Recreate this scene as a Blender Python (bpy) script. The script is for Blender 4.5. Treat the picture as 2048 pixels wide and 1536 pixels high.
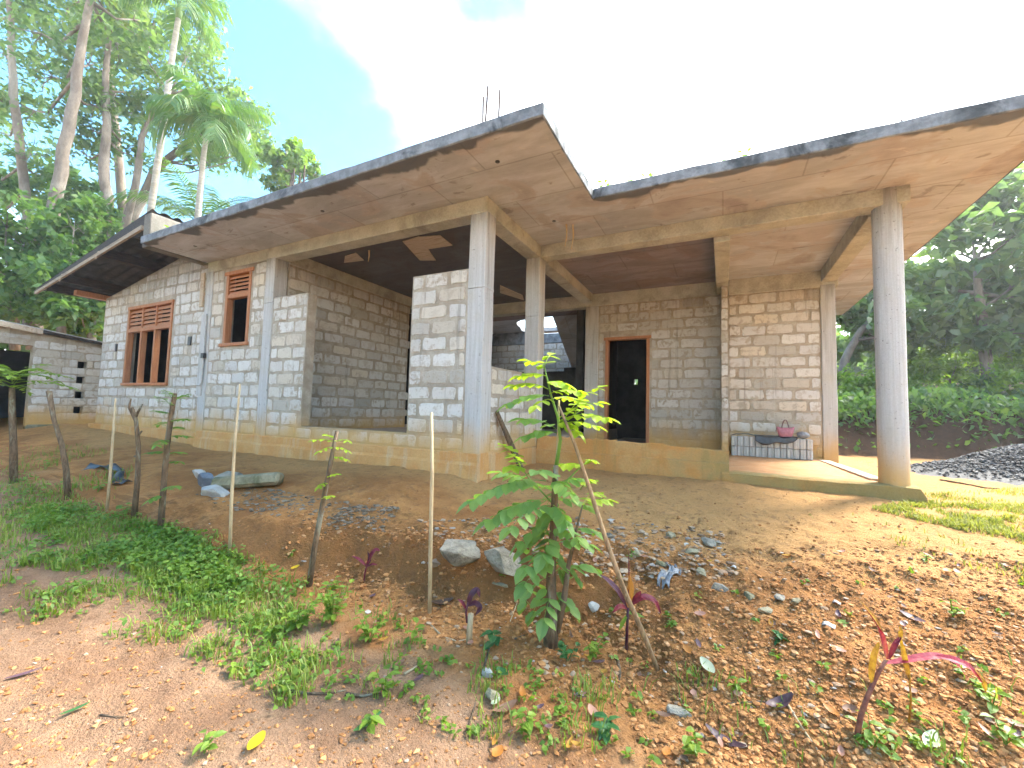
import bpy, math, random
import numpy as np
from mathutils import Vector, Matrix

for o in list(bpy.data.objects):
    bpy.data.objects.remove(o)
SC = bpy.context.scene
COL = SC.collection
R = math.radians

# ------------------------------------------------------------------ camera
FPX = 834.414                                   # focal length in pixels of a 2048 px wide frame
YAW, PITCH, ROLL = R(26.955), R(3.6116), R(1.5848)
fw = np.array([-math.sin(YAW) * math.cos(PITCH), math.cos(YAW) * math.cos(PITCH), math.sin(PITCH)])
rt0 = np.array([math.cos(YAW), math.sin(YAW), 0.0])
up0 = np.cross(rt0, fw)
rt = math.cos(ROLL) * rt0 + math.sin(ROLL) * up0
up = np.cross(rt, fw)
cam_d = bpy.data.cameras.new('camera')
cam = bpy.data.objects.new('camera', cam_d)
COL.objects.link(cam)
cam.matrix_world = Matrix(((rt[0], up[0], -fw[0], 0), (rt[1], up[1], -fw[1], 0), (rt[2], up[2], -fw[2], 0), (0, 0, 0, 1)))
cam_d.sensor_width = 36
cam_d.lens = FPX / 2048 * 36
cam_d.clip_start = 0.05
cam_d.clip_end = 600
SC.camera = cam

# ------------------------------------------------------------------ light
SUN_EL, SUN_AZ = R(47), R(40)                   # azimuth clockwise from +Y: behind the house, to the right
sun_dir = np.array([math.sin(SUN_AZ) * math.cos(SUN_EL), math.cos(SUN_AZ) * math.cos(SUN_EL), math.sin(SUN_EL)])
sd = bpy.data.lights.new('sun', 'SUN')
sd.energy = 1.2
sd.angle = R(12)
sd.color = (1.0, 0.95, 0.86)
sun = bpy.data.objects.new('sun', sd)
COL.objects.link(sun)
sun.rotation_euler = Vector(-sun_dir).to_track_quat('-Z', 'Y').to_euler()

W = bpy.data.worlds.new('World')
SC.world = W
W.use_nodes = True
wn = W.node_tree
wn.nodes.clear()


def N(t, typ, **kw):
    n = t.nodes.new(typ)
    for k, v in kw.items():
        if k.startswith('i_'):
            key = k[2:].replace('__', ' ')
            n.inputs[int(key) if key.isdigit() else key].default_value = v
        else:
            setattr(n, k, v)
    return n


def math_(t, op, a, b=None, c=None, clamp=False):
    n = t.nodes.new('ShaderNodeMath')
    n.operation = op
    n.use_clamp = clamp
    for i, s in enumerate((a, b, c)):
        if s is None:
            continue
        if isinstance(s, (int, float)):
            n.inputs[i].default_value = s
        else:
            t.links.new(s, n.inputs[i])
    return n.outputs[0]


def smooth_(t, v, lo, hi):
    n = t.nodes.new('ShaderNodeMapRange')
    n.interpolation_type = 'SMOOTHSTEP'
    n.inputs['From Min'].default_value = lo
    n.inputs['From Max'].default_value = hi
    t.links.new(v, n.inputs['Value'])
    return n.outputs['Result']


def mix_(t, fac, a, b, blend='MIX'):
    n = t.nodes.new('ShaderNodeMix')
    n.data_type = 'RGBA'
    n.blend_type = blend
    n.clamp_factor = True
    for sock, s in ((n.inputs[0], fac), (n.inputs[6], a), (n.inputs[7], b)):
        if isinstance(s, (int, float)):
            sock.default_value = s
        elif isinstance(s, (tuple, list)):
            sock.default_value = (*s[:3], 1)
        else:
            t.links.new(s, sock)
    return n.outputs[2]


def noise_(t, vec, scale, detail=4, rough=0.55, dist=0.0):
    n = t.nodes.new('ShaderNodeTexNoise')
    n.inputs['Scale'].default_value = scale
    n.inputs['Detail'].default_value = detail
    n.inputs['Roughness'].default_value = rough
    n.inputs['Distortion'].default_value = dist
    if vec is not None:
        t.links.new(vec, n.inputs['Vector'])
    return n.outputs[0]


sky = N(wn, 'ShaderNodeTexSky', sky_type='NISHITA', sun_disc=False, sun_elevation=SUN_EL, sun_rotation=SUN_AZ,
        altitude=100, air_density=1.0, dust_density=1.2, ozone_density=1.6)
tc = N(wn, 'ShaderNodeTexCoord')
sep = N(wn, 'ShaderNodeSeparateXYZ')
wn.links.new(tc.outputs['Generated'], sep.inputs[0])
hz = math_(wn, 'ADD', math_(wn, 'MAXIMUM', sep.outputs[2], 0.0), 0.25)
cmb = N(wn, 'ShaderNodeCombineXYZ')
wn.links.new(math_(wn, 'DIVIDE', sep.outputs[0], hz), cmb.inputs[0])
wn.links.new(math_(wn, 'DIVIDE', sep.outputs[1], hz), cmb.inputs[1])
CLOUD_SHIFT = (8.22, 5.66, 5.4)
csh = N(wn, 'ShaderNodeVectorMath', operation='ADD')
wn.links.new(cmb.outputs[0], csh.inputs[0])
csh.inputs[1].default_value = CLOUD_SHIFT
cn = noise_(wn, csh.outputs[0], 0.62, 7, 0.52, 0.2)
dt = N(wn, 'ShaderNodeVectorMath', operation='DOT_PRODUCT')
wn.links.new(tc.outputs['Generated'], dt.inputs[0])
dt.inputs[1].default_value = tuple(sun_dir)
cov = math_(wn, 'ADD', math_(wn, 'MULTIPLY', math_(wn, 'SUBTRACT', cn, 0.5), 2.4), math_(wn, 'MULTIPLY', math_(wn, 'SUBTRACT', dt.outputs['Value'], 0.50), 0.45))
cmask = smooth_(wn, cov, -0.02, 0.36)
# thin bright veil low over the horizon
veil = math_(wn, 'MULTIPLY', smooth_(wn, math_(wn, 'SUBTRACT', 0.5, sep.outputs[2]), 0.16, 0.5), 0.6)
cmask = math_(wn, 'MAXIMUM', cmask, veil)
skyc = mix_(wn, 1.0, sky.outputs[0], (0.33, 0.54, 0.58), 'MULTIPLY')
cloud = mix_(wn, smooth_(wn, dt.outputs['Value'], 0.2, 0.95), (9.6, 9.1, 8.3), (12.2, 11.6, 10.6))
bg = N(wn, 'ShaderNodeBackground')
bg.inputs['Strength'].default_value = 0.12
wn.links.new(mix_(wn, cmask, skyc, cloud), bg.inputs['Color'])
wo = N(wn, 'ShaderNodeOutputWorld')
wn.links.new(bg.outputs[0], wo.inputs[0])

SC.view_settings.view_transform = 'Standard'
SC.view_settings.look = 'None'
SC.view_settings.gamma = 1
SC.view_settings.use_curve_mapping = False
SC.view_settings.exposure = 3.35
SC.render.engine = 'CYCLES'
SC.cycles.use_denoising = True
SC.cycles.use_adaptive_sampling = True
SC.cycles.adaptive_threshold = 0.03
SC.cycles.max_bounces = 6
SC.cycles.diffuse_bounces = 4
SC.cycles.transmission_bounces = 4
SC.cycles.caustics_reflective = False
SC.cycles.caustics_refractive = False
SC.cycles.sample_clamp_indirect = 8

# ------------------------------------------------------------------ helpers
rng = np.random.default_rng(11)
random.seed(5)


def at(px, py, d):
    """point seen at a photograph pixel, d metres ahead of the camera"""
    return d * (fw + rt * (px - 1024) / FPX - up * (py - 768) / FPX)


def project(P):
    P = np.asarray(P, float)
    d = P @ fw
    return np.stack([1024 + FPX * (P @ rt) / d, 768 - FPX * (P @ up) / d], -1), d


def hash2(ix, iy, s):
    h = (ix * 374761393 + iy * 668265263 + s * 2147483647) & 0xFFFFFFFF
    h = ((h ^ (h >> 13)) * 1274126177) & 0xFFFFFFFF
    return ((h ^ (h >> 16)) & 0xFFFF) / 65535.0


def vnoise(x, y, s=0):
    x = np.asarray(x, float)
    y = np.asarray(y, float)
    ix = np.floor(x).astype(np.int64)
    iy = np.floor(y).astype(np.int64)
    fx, fy = x - ix, y - iy
    fx = fx * fx * (3 - 2 * fx)
    fy = fy * fy * (3 - 2 * fy)
    a, b = hash2(ix, iy, s), hash2(ix + 1, iy, s)
    c, d = hash2(ix, iy + 1, s), hash2(ix + 1, iy + 1, s)
    return (a * (1 - fx) + b * fx) * (1 - fy) + (c * (1 - fx) + d * fx) * fy - 0.5


def sstep(a, b, x):
    t = np.clip((x - a) / (b - a), 0, 1)
    return t * t * (3 - 2 * t)


class MB:
    """collects shapes; build() links them as ONE mesh object"""

    def __init__(s):
        s.v, s.f = [], []

    def add(s, v, f):
        o = len(s.v)
        s.v.extend([tuple(p) for p in v])
        s.f.extend([tuple(i + o for i in q) for q in f])
        return s

    def box(s, x0, x1, y0, y1, z0, z1):
        v = [(x, y, z) for x in (x0, x1) for y in (y0, y1) for z in (z0, z1)]
        return s.add(v, [(0, 1, 3, 2), (4, 6, 7, 5), (0, 4, 5, 1), (2, 3, 7, 6), (0, 2, 6, 4), (1, 5, 7, 3)])

    def bbox(s, x0, x1, y0, y1, z0, z1, b=0.006):
        """box with chamfered vertical and horizontal edges"""
        v, f = [], []
        cx, cy, cz = (x0 + x1) / 2, (y0 + y1) / 2, (z0 + z1) / 2
        hx, hy, hz_ = (x1 - x0) / 2, (y1 - y0) / 2, (z1 - z0) / 2
        b = min(b, hx * .45, hy * .45, hz_ * .45)
        idx = {}
        for sx in (-1, 1):
            for sy in (-1, 1):
                for sz in (-1, 1):
                    for k in range(3):
                        p = [cx + sx * (hx - (0 if k == 0 else b)), cy + sy * (hy - (0 if k == 1 else b)), cz + sz * (hz_ - (0 if k == 2 else b))]
                        idx[(sx, sy, sz, k)] = len(v)
                        v.append(p)
        I = idx
        for sx in (-1, 1):
            q = [I[(sx, a, c, 0)] for a, c in ((-1, -1), (1, -1), (1, 1), (-1, 1))]
            f.append(q if sx > 0 else q[::-1])
        for sy in (-1, 1):
            q = [I[(a, sy, c, 1)] for a, c in ((-1, -1), (1, -1), (1, 1), (-1, 1))]
            f.append(q if sy < 0 else q[::-1])
        for sz in (-1, 1):
            q = [I[(a, c, sz, 2)] for a, c in ((-1, -1), (1, -1), (1, 1), (-1, 1))]
            f.append(q if sz > 0 else q[::-1])
        for a in (-1, 1):
            for c in (-1, 1):
                f.append((I[(a, c, -1, 0)], I[(a, c, 1, 0)], I[(a, c, 1, 1)], I[(a, c, -1, 1)]))
                f.append((I[(a, -1, c, 0)], I[(a, 1, c, 0)], I[(a, 1, c, 2)], I[(a, -1, c, 2)]))
                f.append((I[(-1, a, c, 1)], I[(1, a, c, 1)], I[(1, a, c, 2)], I[(-1, a, c, 2)]))
                for e in (-1, 1):
                    f.append((I[(a, c, e, 0)], I[(a, c, e, 1)], I[(a, c, e, 2)]))
        return s.add(v, f)

    def tube(s, pts, rad, n=8, cap=True, wob=0.0):
        pts = [np.asarray(p, float) for p in pts]
        if not hasattr(rad, '__len__'):
            rad = [rad] * len(pts)
        v, f = [], []
        prev = None
        for i, p in enumerate(pts):
            t = (pts[min(i + 1, len(pts) - 1)] - pts[max(i - 1, 0)])
            t = t / (np.linalg.norm(t) + 1e-9)
            a = prev if prev is not None else (np.array([1., 0, 0]) if abs(t[0]) < .8 else np.array([0, 1., 0]))
            a = a - t * (a @ t)
            a /= np.linalg.norm(a)
            prev = a
            b = np.cross(t, a)
            for k in range(n):
                an = 2 * math.pi * k / n
                r = rad[i] * (1 + (random.uniform(-wob, wob) if wob else 0))
                v.append(p + (a * math.cos(an) + b * math.sin(an)) * r)
        for i in range(len(pts) - 1):
            for k in range(n):
                f.append((i * n + k, i * n + (k + 1) % n, (i + 1) * n + (k + 1) % n, (i + 1) * n + k))
        if cap:
            f.append(tuple(range(n))[::-1])
            f.append(tuple(range((len(pts) - 1) * n, len(pts) * n)))
        return s.add(v, f)

    def prism(s, poly, y0, y1):
        """poly of (x, z), extruded from y0 to y1"""
        n = len(poly)
        v = [(x, y0, z) for x, z in poly] + [(x, y1, z) for x, z in poly]
        f = [tuple(range(n)), tuple(range(n, 2 * n))[::-1]] + [(i, i + n, (i + 1) % n + n, (i + 1) % n) for i in range(n)]
        return s.add(v, f)

    def build(s, name, mat, parent=None, smooth=False):
        me = bpy.data.meshes.new(name)
        me.from_pydata(s.v, [], s.f)
        return link(name, me, mat, parent, smooth)


def link(name, me, mat, parent=None, smooth=False):
    if mat is not None and not me.materials:
        me.materials.append(mat)
    if smooth:
        me.polygons.foreach_set('use_smooth', [True] * len(me.polygons))
    ob = bpy.data.objects.new(name, me)
    COL.objects.link(ob)
    if parent is not None:
        ob.parent = parent
    return ob


def np_mesh(name, v, f, flat=False):
    """mesh from arrays; f is (M, k)"""
    me = bpy.data.meshes.new(name)
    v = np.ascontiguousarray(v, dtype=np.float32)
    f = np.ascontiguousarray(f, dtype=np.int32)
    m, k = f.shape
    me.vertices.add(len(v))
    me.vertices.foreach_set('co', v.ravel())
    me.loops.add(m * k)
    me.loops.foreach_set('vertex_index', f.ravel())
    me.polygons.add(m)
    me.polygons.foreach_set('loop_start', np.arange(m, dtype=np.int32) * k)
    me.polygons.foreach_set('loop_total', np.full(m, k, dtype=np.int32))
    if flat:
        me.polygons.foreach_set('use_smooth', np.zeros(m, dtype=bool))
    me.update(calc_edges=True)
    return me


def tag(o, label=None, cat=None, group=None, kind=None):
    if label:
        o['label'] = label
    if cat:
        o['category'] = cat
    if group:
        o['group'] = group
    if kind:
        o['kind'] = kind
    return o


def empty(name, loc=(0, 0, 0)):
    o = bpy.data.objects.new(name, None)
    o.location = loc
    o.empty_display_size = 0.2
    COL.objects.link(o)
    return o


def thing(name, loc, label, cat, group=None):
    return tag(empty(name, loc), label, cat, group)


def part(name, mb, mat, parent, smooth=False, rel=True):
    """mb in world coordinates under an Empty that sits at its base"""
    if rel and parent is not None:
        L = np.array(world_loc(parent))
        mb.v = [tuple(np.asarray(p) - L) for p in mb.v]
    return mb.build(name, mat, parent, smooth)


def world_loc(o):
    l = np.zeros(3)
    while o is not None:
        l += np.array(o.location)
        o = o.parent
    return l


# ------------------------------------------------------------------ materials
MATS = {}


def new_mat(name):
    m = bpy.data.materials.new(name)
    m.use_nodes = True
    t = m.node_tree
    t.nodes.clear()
    out = t.nodes.new('ShaderNodeOutputMaterial')
    b = t.nodes.new('ShaderNodeBsdfPrincipled')
    t.links.new(b.outputs[0], out.inputs[0])
    geo = t.nodes.new('ShaderNodeNewGeometry')
    MATS[name] = m
    return m, t, b, geo, out


def bump_(t, b, h, strength=0.5, dist=0.02):
    n = t.nodes.new('ShaderNodeBump')
    n.inputs['Strength'].default_value = strength
    n.inputs['Distance'].default_value = dist
    t.links.new(h, n.inputs['Height'])
    t.links.new(n.outputs[0], b.inputs['Normal'])


def scaled(t, vec, s):
    n = t.nodes.new('ShaderNodeVectorMath')
    n.operation = 'MULTIPLY'
    n.inputs[1].default_value = s
    t.links.new(vec, n.inputs[0])
    return n.outputs[0]


def rnd_(t, geo):
    oi = t.nodes.new('ShaderNodeObjectInfo')
    return math_(t, 'FRACT', math_(t, 'ADD', oi.outputs['Random'], math_(t, 'MULTIPLY', geo.outputs['Random Per Island'], 3.7)))


def ramp_(t, fac, stops):
    n = t.nodes.new('ShaderNodeValToRGB')
    e = n.color_ramp.elements
    while len(e) < len(stops):
        e.new(0.5)
    for el, (p, c) in zip(e, stops):
        el.position = p
        el.color = (*c, 1)
    t.links.new(fac, n.inputs[0])
    return n.outputs[0]


def simple(name, c1, c2, scale=6, rough=0.85, bump=0.3, stretch=(1, 1, 1), fine=40, spec=0.3, c3=None, bdist=0.01):
    m, t, b, geo, out = new_mat(name)
    p = scaled(t, geo.outputs['Position'], stretch)
    n1 = noise_(t, p, scale, 6, 0.6)
    n2 = noise_(t, p, fine, 5, 0.65)
    col = mix_(t, smooth_(t, n1, 0.35, 0.65), c1, c2)
    if c3:
        n3 = noise_(t, p, scale * 0.35, 5, 0.6, 0.6)
        col = mix_(t, smooth_(t, n3, 0.52, 0.66), col, c3)
    col = mix_(t, 0.55, col, mix_(t, n2, (0.45, 0.45, 0.45), (1.55, 1.55, 1.55)), 'MULTIPLY')
    t.links.new(col, b.inputs['Base Color'])
    b.inputs['Roughness'].default_value = rough
    b.inputs['Specular IOR Level'].default_value = spec
    bump_(t, b, math_(t, 'ADD', n2, math_(t, 'MULTIPLY', n1, 1.5)), bump, bdist)
    return m


def soil_splash(t, geo, col, top=-0.02, depth=0.5, tint=(0.56, 0.33, 0.10), amt=0.88):
    """ochre mud splashed on the lower part of walls, ragged upper edge, thinning out upwards"""
    s = t.nodes.new('ShaderNodeSeparateXYZ')
    t.links.new(geo.outputs['Position'], s.inputs[0])
    n = noise_(t, scaled(t, geo.outputs['Position'], (1, 1, 0.35)), 3.2, 5, 0.6)
    z = math_(t, 'ADD', s.outputs[2], math_(t, 'MULTIPLY', math_(t, 'SUBTRACT', n, 0.5), -0.55))
    m = smooth_(t, math_(t, 'SUBTRACT', top, z), 0.0, depth)
    return mix_(t, math_(t, 'MULTIPLY', m, amt), col, tint)


def dark_top(t, geo, col, lo=1.55, hi=2.15, tint=(0.075, 0.07, 0.06), amt=0.75):
    """colour darkens raggedly towards the top of walls and columns"""
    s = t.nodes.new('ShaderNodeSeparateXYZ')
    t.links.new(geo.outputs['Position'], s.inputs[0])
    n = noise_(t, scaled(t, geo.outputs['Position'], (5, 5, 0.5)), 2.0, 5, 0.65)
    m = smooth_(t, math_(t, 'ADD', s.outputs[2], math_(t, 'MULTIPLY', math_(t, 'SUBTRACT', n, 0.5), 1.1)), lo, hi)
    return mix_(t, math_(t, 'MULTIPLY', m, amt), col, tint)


def mat_block(name='block_face', light=1.0, top_dark=True):
    m, t, b, geo, out = new_mat(name)
    r = rnd_(t, geo)
    base = ramp_(t, r, [(0.0, (0.45, 0.425, 0.38)), (0.22, (0.57, 0.55, 0.51)), (0.5, (0.66, 0.645, 0.61)), (0.72, (0.56, 0.55, 0.53)), (0.88, (0.61, 0.55, 0.45)), (1.0, (0.41, 0.385, 0.34))])
    n1 = noise_(t, geo.outputs['Position'], 9, 6, 0.7, 0.4)
    n2 = noise_(t, geo.outputs['Position'], 55, 5, 0.7)
    # mortar smeared over the face
    smear = smooth_(t, n1, 0.50, 0.60)
    n0 = noise_(t, geo.outputs['Position'], 1.7, 4, 0.6)
    col = mix_(t, math_(t, 'MULTIPLY', smear, math_(t, 'ADD', 0.35, math_(t, 'MULTIPLY', smooth_(t, n0, 0.4, 0.62), 0.6))), base, (0.40, 0.345, 0.275))
    # rain streaks and grime running down the wall
    n5 = noise_(t, scaled(t, geo.outputs['Position'], (9, 9, 0.45)), 1.6, 5, 0.65)
    col = mix_(t, math_(t, 'MULTIPLY', smooth_(t, n5, 0.56, 0.70), 0.5), col, (0.20, 0.175, 0.145))
    pits = smooth_(t, n2, 0.30, 0.44)
    col = mix_(t, pits, mix_(t, 1.0, col, (0.55, 0.53, 0.5), 'MULTIPLY'), col)
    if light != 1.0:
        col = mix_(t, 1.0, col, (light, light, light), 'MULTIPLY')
    if top_dark:
        col = dark_top(t, geo, col, 1.75, 2.5, amt=0.6)
    col = soil_splash(t, geo, col)
    t.links.new(col, b.inputs['Base Color'])
    b.inputs['Roughness'].default_value = 0.92
    b.inputs['Specular IOR Level'].default_value = 0.2
    bump_(t, b, math_(t, 'ADD', math_(t, 'MULTIPLY', n2, 0.8), n1), 0.55, 0.012)
    return m


def mat_mortar(name='mortar'):
    m, t, b, geo, out = new_mat(name)
    n1 = noise_(t, geo.outputs['Position'], 5, 6, 0.65)
    n2 = noise_(t, geo.outputs['Position'], 70, 4, 0.7)
    col = mix_(t, smooth_(t, n1, 0.35, 0.7), (0.33, 0.28, 0.215), (0.47, 0.42, 0.345))
    col = mix_(t, 0.5, col, mix_(t, n2, (0.4, 0.4, 0.4), (1.6, 1.6, 1.6)), 'MULTIPLY')
    n5 = noise_(t, scaled(t, geo.outputs['Position'], (9, 9, 0.45)), 1.6, 5, 0.65)
    col = mix_(t, math_(t, 'MULTIPLY', smooth_(t, n5, 0.56, 0.70), 0.5), col, (0.18, 0.155, 0.125))
    col = dark_top(t, geo, col, 1.7, 2.5, amt=0.6)
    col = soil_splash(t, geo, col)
    t.links.new(col, b.inputs['Base Color'])
    b.inputs['Roughness'].default_value = 0.95
    bump_(t, b, math_(t, 'ADD', n2, math_(t, 'MULTIPLY', n1, 2)), 0.6, 0.012)
    return m


def mat_column():
    m, t, b, geo, out = new_mat('cast_column')
    p = scaled(t, geo.outputs['Position'], (42, 42, 1.3))
    n1 = noise_(t, p, 1.0, 5, 0.6)
    n2 = noise_(t, geo.outputs['Position'], 60, 4, 0.7)
    n3 = noise_(t, geo.outputs['Position'], 2.2, 5, 0.6)
    col = mix_(t, smooth_(t, n1, 0.3, 0.72), (0.42, 0.415, 0.40), (0.52, 0.525, 0.525))
    col = mix_(t, math_(t, 'MULTIPLY', smooth_(t, n3, 0.5, 0.66), 0.45), col, (0.44, 0.405, 0.335))
    col = mix_(t, 0.35, col, mix_(t, n2, (0.4, 0.4, 0.4), (1.6, 1.6, 1.6)), 'MULTIPLY')
    pit = noise_(t, geo.outputs['Position'], 34, 2, 0.5)
    col = mix_(t, math_(t, 'MULTIPLY', smooth_(t, pit, 0.68, 0.72), 0.6), col, (0.14, 0.13, 0.12))
    strk = noise_(t, scaled(t, geo.outputs['Position'], (7, 7, 0.4)), 1.5, 4, 0.6)
    col = mix_(t, math_(t, 'MULTIPLY', smooth_(t, strk, 0.55, 0.68), 0.45), col, (0.24, 0.225, 0.195))
    col = dark_top(t, geo, col, 1.75, 2.45, (0.10, 0.10, 0.085), 0.8)
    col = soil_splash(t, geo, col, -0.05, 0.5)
    t.links.new(col, b.inputs['Base Color'])
    b.inputs['Roughness'].default_value = 0.85
    b.inputs['Specular IOR Level'].default_value = 0.25
    bump_(t, b, math_(t, 'ADD', n1, n2), 0.3, 0.004)
    return m


def mat_soffit(name='slab_soffit', tone=(1.0, 1.0, 1.0)):
    """slab underside: board marks, rust-pink formwork stain, wet black rim along the free edges"""
    m, t, b, geo, out = new_mat(name)
    P = geo.outputs['Position']
    s = t.nodes.new('ShaderNodeSeparateXYZ')
    t.links.new(P, s.inputs[0])
    n1 = noise_(t, scaled(t, P, (0.5, 1.4, 1)), 2.0, 6, 0.62, 0.5)
    n2 = noise_(t, P, 1.3, 5, 0.6, 0.8)
    n3 = noise_(t, scaled(t, P, (2.5, 14, 1)), 2.0, 5, 0.7)
    n4 = noise_(t, P, 45, 4, 0.7)
    col = mix_(t, smooth_(t, n1, 0.35, 0.66), (0.36, 0.37, 0.40), (0.51, 0.54, 0.59))
    col = mix_(t, smooth_(t, n2, 0.5, 0.56), col, (0.42, 0.40, 0.41))
    n6 = noise_(t, scaled(t, P, (1, 1.6, 1)), 2.7, 6, 0.7, 1.0)
    col = mix_(t, math_(t, 'MULTIPLY', smooth_(t, n6, 0.60, 0.66), 0.6), col, (0.19, 0.17, 0.165))
    col = mix_(t, math_(t, 'MULTIPLY', smooth_(t, math_(t, 'SUBTRACT', 1.0, n6), 0.61, 0.68), 0.6), col, (0.58, 0.57, 0.55))
    col = mix_(t, math_(t, 'MULTIPLY', smooth_(t, n2, 0.56, 0.70), 0.5), col, (0.20, 0.17, 0.16))
    col = mix_(t, 0.5, col, mix_(t, n3, (0.62, 0.62, 0.62), (1.38, 1.38, 1.38)), 'MULTIPLY')
    br = t.nodes.new('ShaderNodeTexBrick')
    br.offset = 0.5
    br.inputs['Scale'].default_value = 1
    br.inputs['Brick Width'].default_value = 1.35
    br.inputs['Row Height'].default_value = 0.66
    br.inputs['Mortar Size'].default_value = 0.008
    br.inputs['Color1'].default_value = (0.86, 0.86, 0.86, 1)
    br.inputs['Color2'].default_value = (1.08, 1.04, 1.0, 1)
    br.inputs['Mortar'].default_value = (0.55, 0.5, 0.45, 1)
    t.links.new(P, br.inputs['Vector'])
    col = mix_(t, 0.55, col, br.outputs[0], 'MULTIPLY')
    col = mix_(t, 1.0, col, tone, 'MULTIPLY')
    # wet rim near the free edges, ragged
    e1 = math_(t, 'SUBTRACT', s.outputs[1], 2.85)
    e2 = math_(t, 'SUBTRACT', s.outputs[1], 4.24)
    rightpart = math_(t, 'GREATER_THAN', s.outputs[0], -1.25)
    e = math_(t, 'ADD', math_(t, 'MULTIPLY', e2, rightpart), math_(t, 'MULTIPLY', e1, math_(t, 'SUBTRACT', 1.0, rightpart)))
    rag = noise_(t, scaled(t, P, (1.0, 0.7, 1)), 1.9, 3, 0.5, 0.6)
    e = math_(t, 'ADD', e, math_(t, 'MULTIPLY', math_(t, 'SUBTRACT', rag, 0.5), 0.55))
    rim = math_(t, 'SUBTRACT', 1.0, smooth_(t, e, 0.07, 0.12))
    col = mix_(t, math_(t, 'MULTIPLY', rim, 0.85), col, (0.055, 0.062, 0.068))
    t.links.new(col, b.inputs['Base Color'])
    b.inputs['Roughness'].default_value = 0.8
    bump_(t, b, math_(t, 'ADD', n4, n3), 0.3, 0.006)
    return m


def mat_soil():
    m, t, b, geo, out = new_mat('soil')
    P = geo.outputs['Position']
    s = t.nodes.new('ShaderNodeSeparateXYZ')
    t.links.new(P, s.inputs[0])
    n0 = noise_(t, P, 0.55, 4, 0.5)
    n1 = noise_(t, P, 2.6, 6, 0.6, 0.3)
    n2 = noise_(t, P, 14, 5, 0.65)
    n3 = noise_(t, P, 85, 4, 0.7)
    red = mix_(t, smooth_(t, n1, 0.36, 0.66), (0.34, 0.145, 0.048), (0.51, 0.245, 0.084))
    sand = mix_(t, smooth_(t, n1, 0.34, 0.68), (0.27, 0.15, 0.085), (0.37, 0.225, 0.135))
    # the worn path at the foot of the bank is pale washed sand
    lo = math_(t, 'SUBTRACT', s.outputs[1], math_(t, 'MULTIPLY', s.outputs[0], 0.0))
    pathm = smooth_(t, math_(t, 'ADD', math_(t, 'MULTIPLY', lo, -1.0), math_(t, 'MULTIPLY', math_(t, 'SUBTRACT', n1, 0.5), 1.1)), -2.05, -1.45)
    left = smooth_(t, math_(t, 'MULTIPLY', s.outputs[0], -1.0), -0.2, 0.7)
    pathm = math_(t, 'MULTIPLY', pathm, left)
    # ochre trodden ground along the house, colour lifted to offset the house's shade
    yard = smooth_(t, math_(t, 'ADD', s.outputs[1], math_(t, 'MULTIPLY', math_(t, 'SUBTRACT', n0, 0.5), 1.6)), 2.9, 3.7)
    col = mix_(t, math_(t, 'MULTIPLY', yard, 0.75), red, (0.57, 0.32, 0.125))
    col = mix_(t, pathm, col, sand)
    col = mix_(t, math_(t, 'MULTIPLY', smooth_(t, n2, 0.53, 0.66), 0.45), col, (0.19, 0.10, 0.05))
    col = mix_(t, 0.6, col, mix_(t, n3, (0.4, 0.4, 0.4), (1.6, 1.6, 1.6)), 'MULTIPLY')
    col = mix_(t, smooth_(t, n3, 0.66, 0.74), col, (0.52, 0.40, 0.28))
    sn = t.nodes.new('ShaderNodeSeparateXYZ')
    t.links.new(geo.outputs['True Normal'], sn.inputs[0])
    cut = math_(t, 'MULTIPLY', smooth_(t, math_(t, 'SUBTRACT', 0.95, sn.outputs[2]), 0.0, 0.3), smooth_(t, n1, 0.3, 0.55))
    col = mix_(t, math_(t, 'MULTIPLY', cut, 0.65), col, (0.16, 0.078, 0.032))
    hum = smooth_(t, math_(t, 'ADD', s.outputs[1], math_(t, 'MULTIPLY', math_(t, 'SUBTRACT', n1, 0.5), 1.5)), 10.2, 11.0)
    col = mix_(t, hum, col, mix_(t, n2, (0.035, 0.022, 0.014), (0.11, 0.055, 0.03)))
    t.links.new(col, b.inputs['Base Color'])
    b.inputs['Roughness'].default_value = 0.95
    b.inputs['Specular IOR Level'].default_value = 0.15
    bump_(t, b, math_(t, 'ADD', math_(t, 'MULTIPLY', n2, 1.5), n3), 1.0, 0.02)
    return m


def mat_leaf(name, stops, trans=0.35, rough=0.45, scale=3.0, spec=0.4):
    m, t, b, geo, out = new_mat(name)
    r = rnd_(t, geo)
    n = noise_(t, geo.outputs['Position'], scale, 2, 0.5)
    f = math_(t, 'ADD', math_(t, 'MULTIPLY', r, 0.6), math_(t, 'MULTIPLY', n, 0.4), clamp=True) if scale < 10 else math_(t, 'ADD', math_(t, 'MULTIPLY', r, 0.15), math_(t, 'MULTIPLY', math_(t, 'SUBTRACT', n, 0.25), 1.6), clamp=True)
    col = ramp_(t, f, stops)
    t.links.new(col, b.inputs['Base Color'])
    b.inputs['Roughness'].default_value = rough
    b.inputs['Specular IOR Level'].default_value = spec
    tr = t.nodes.new('ShaderNodeBsdfTranslucent')
    c2 = mix_(t, 1.0, col, (1.35, 1.5, 0.55), 'MULTIPLY')
    t.links.new(c2, tr.inputs[0])
    ms = t.nodes.new('ShaderNodeMixShader')
    ms.inputs[0].default_value = trans
    t.links.new(b.outputs[0], ms.inputs[1])
    t.links.new(tr.outputs[0], ms.inputs[2])
    t.links.new(ms.outputs[0], out.inputs[0])
    return m


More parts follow.
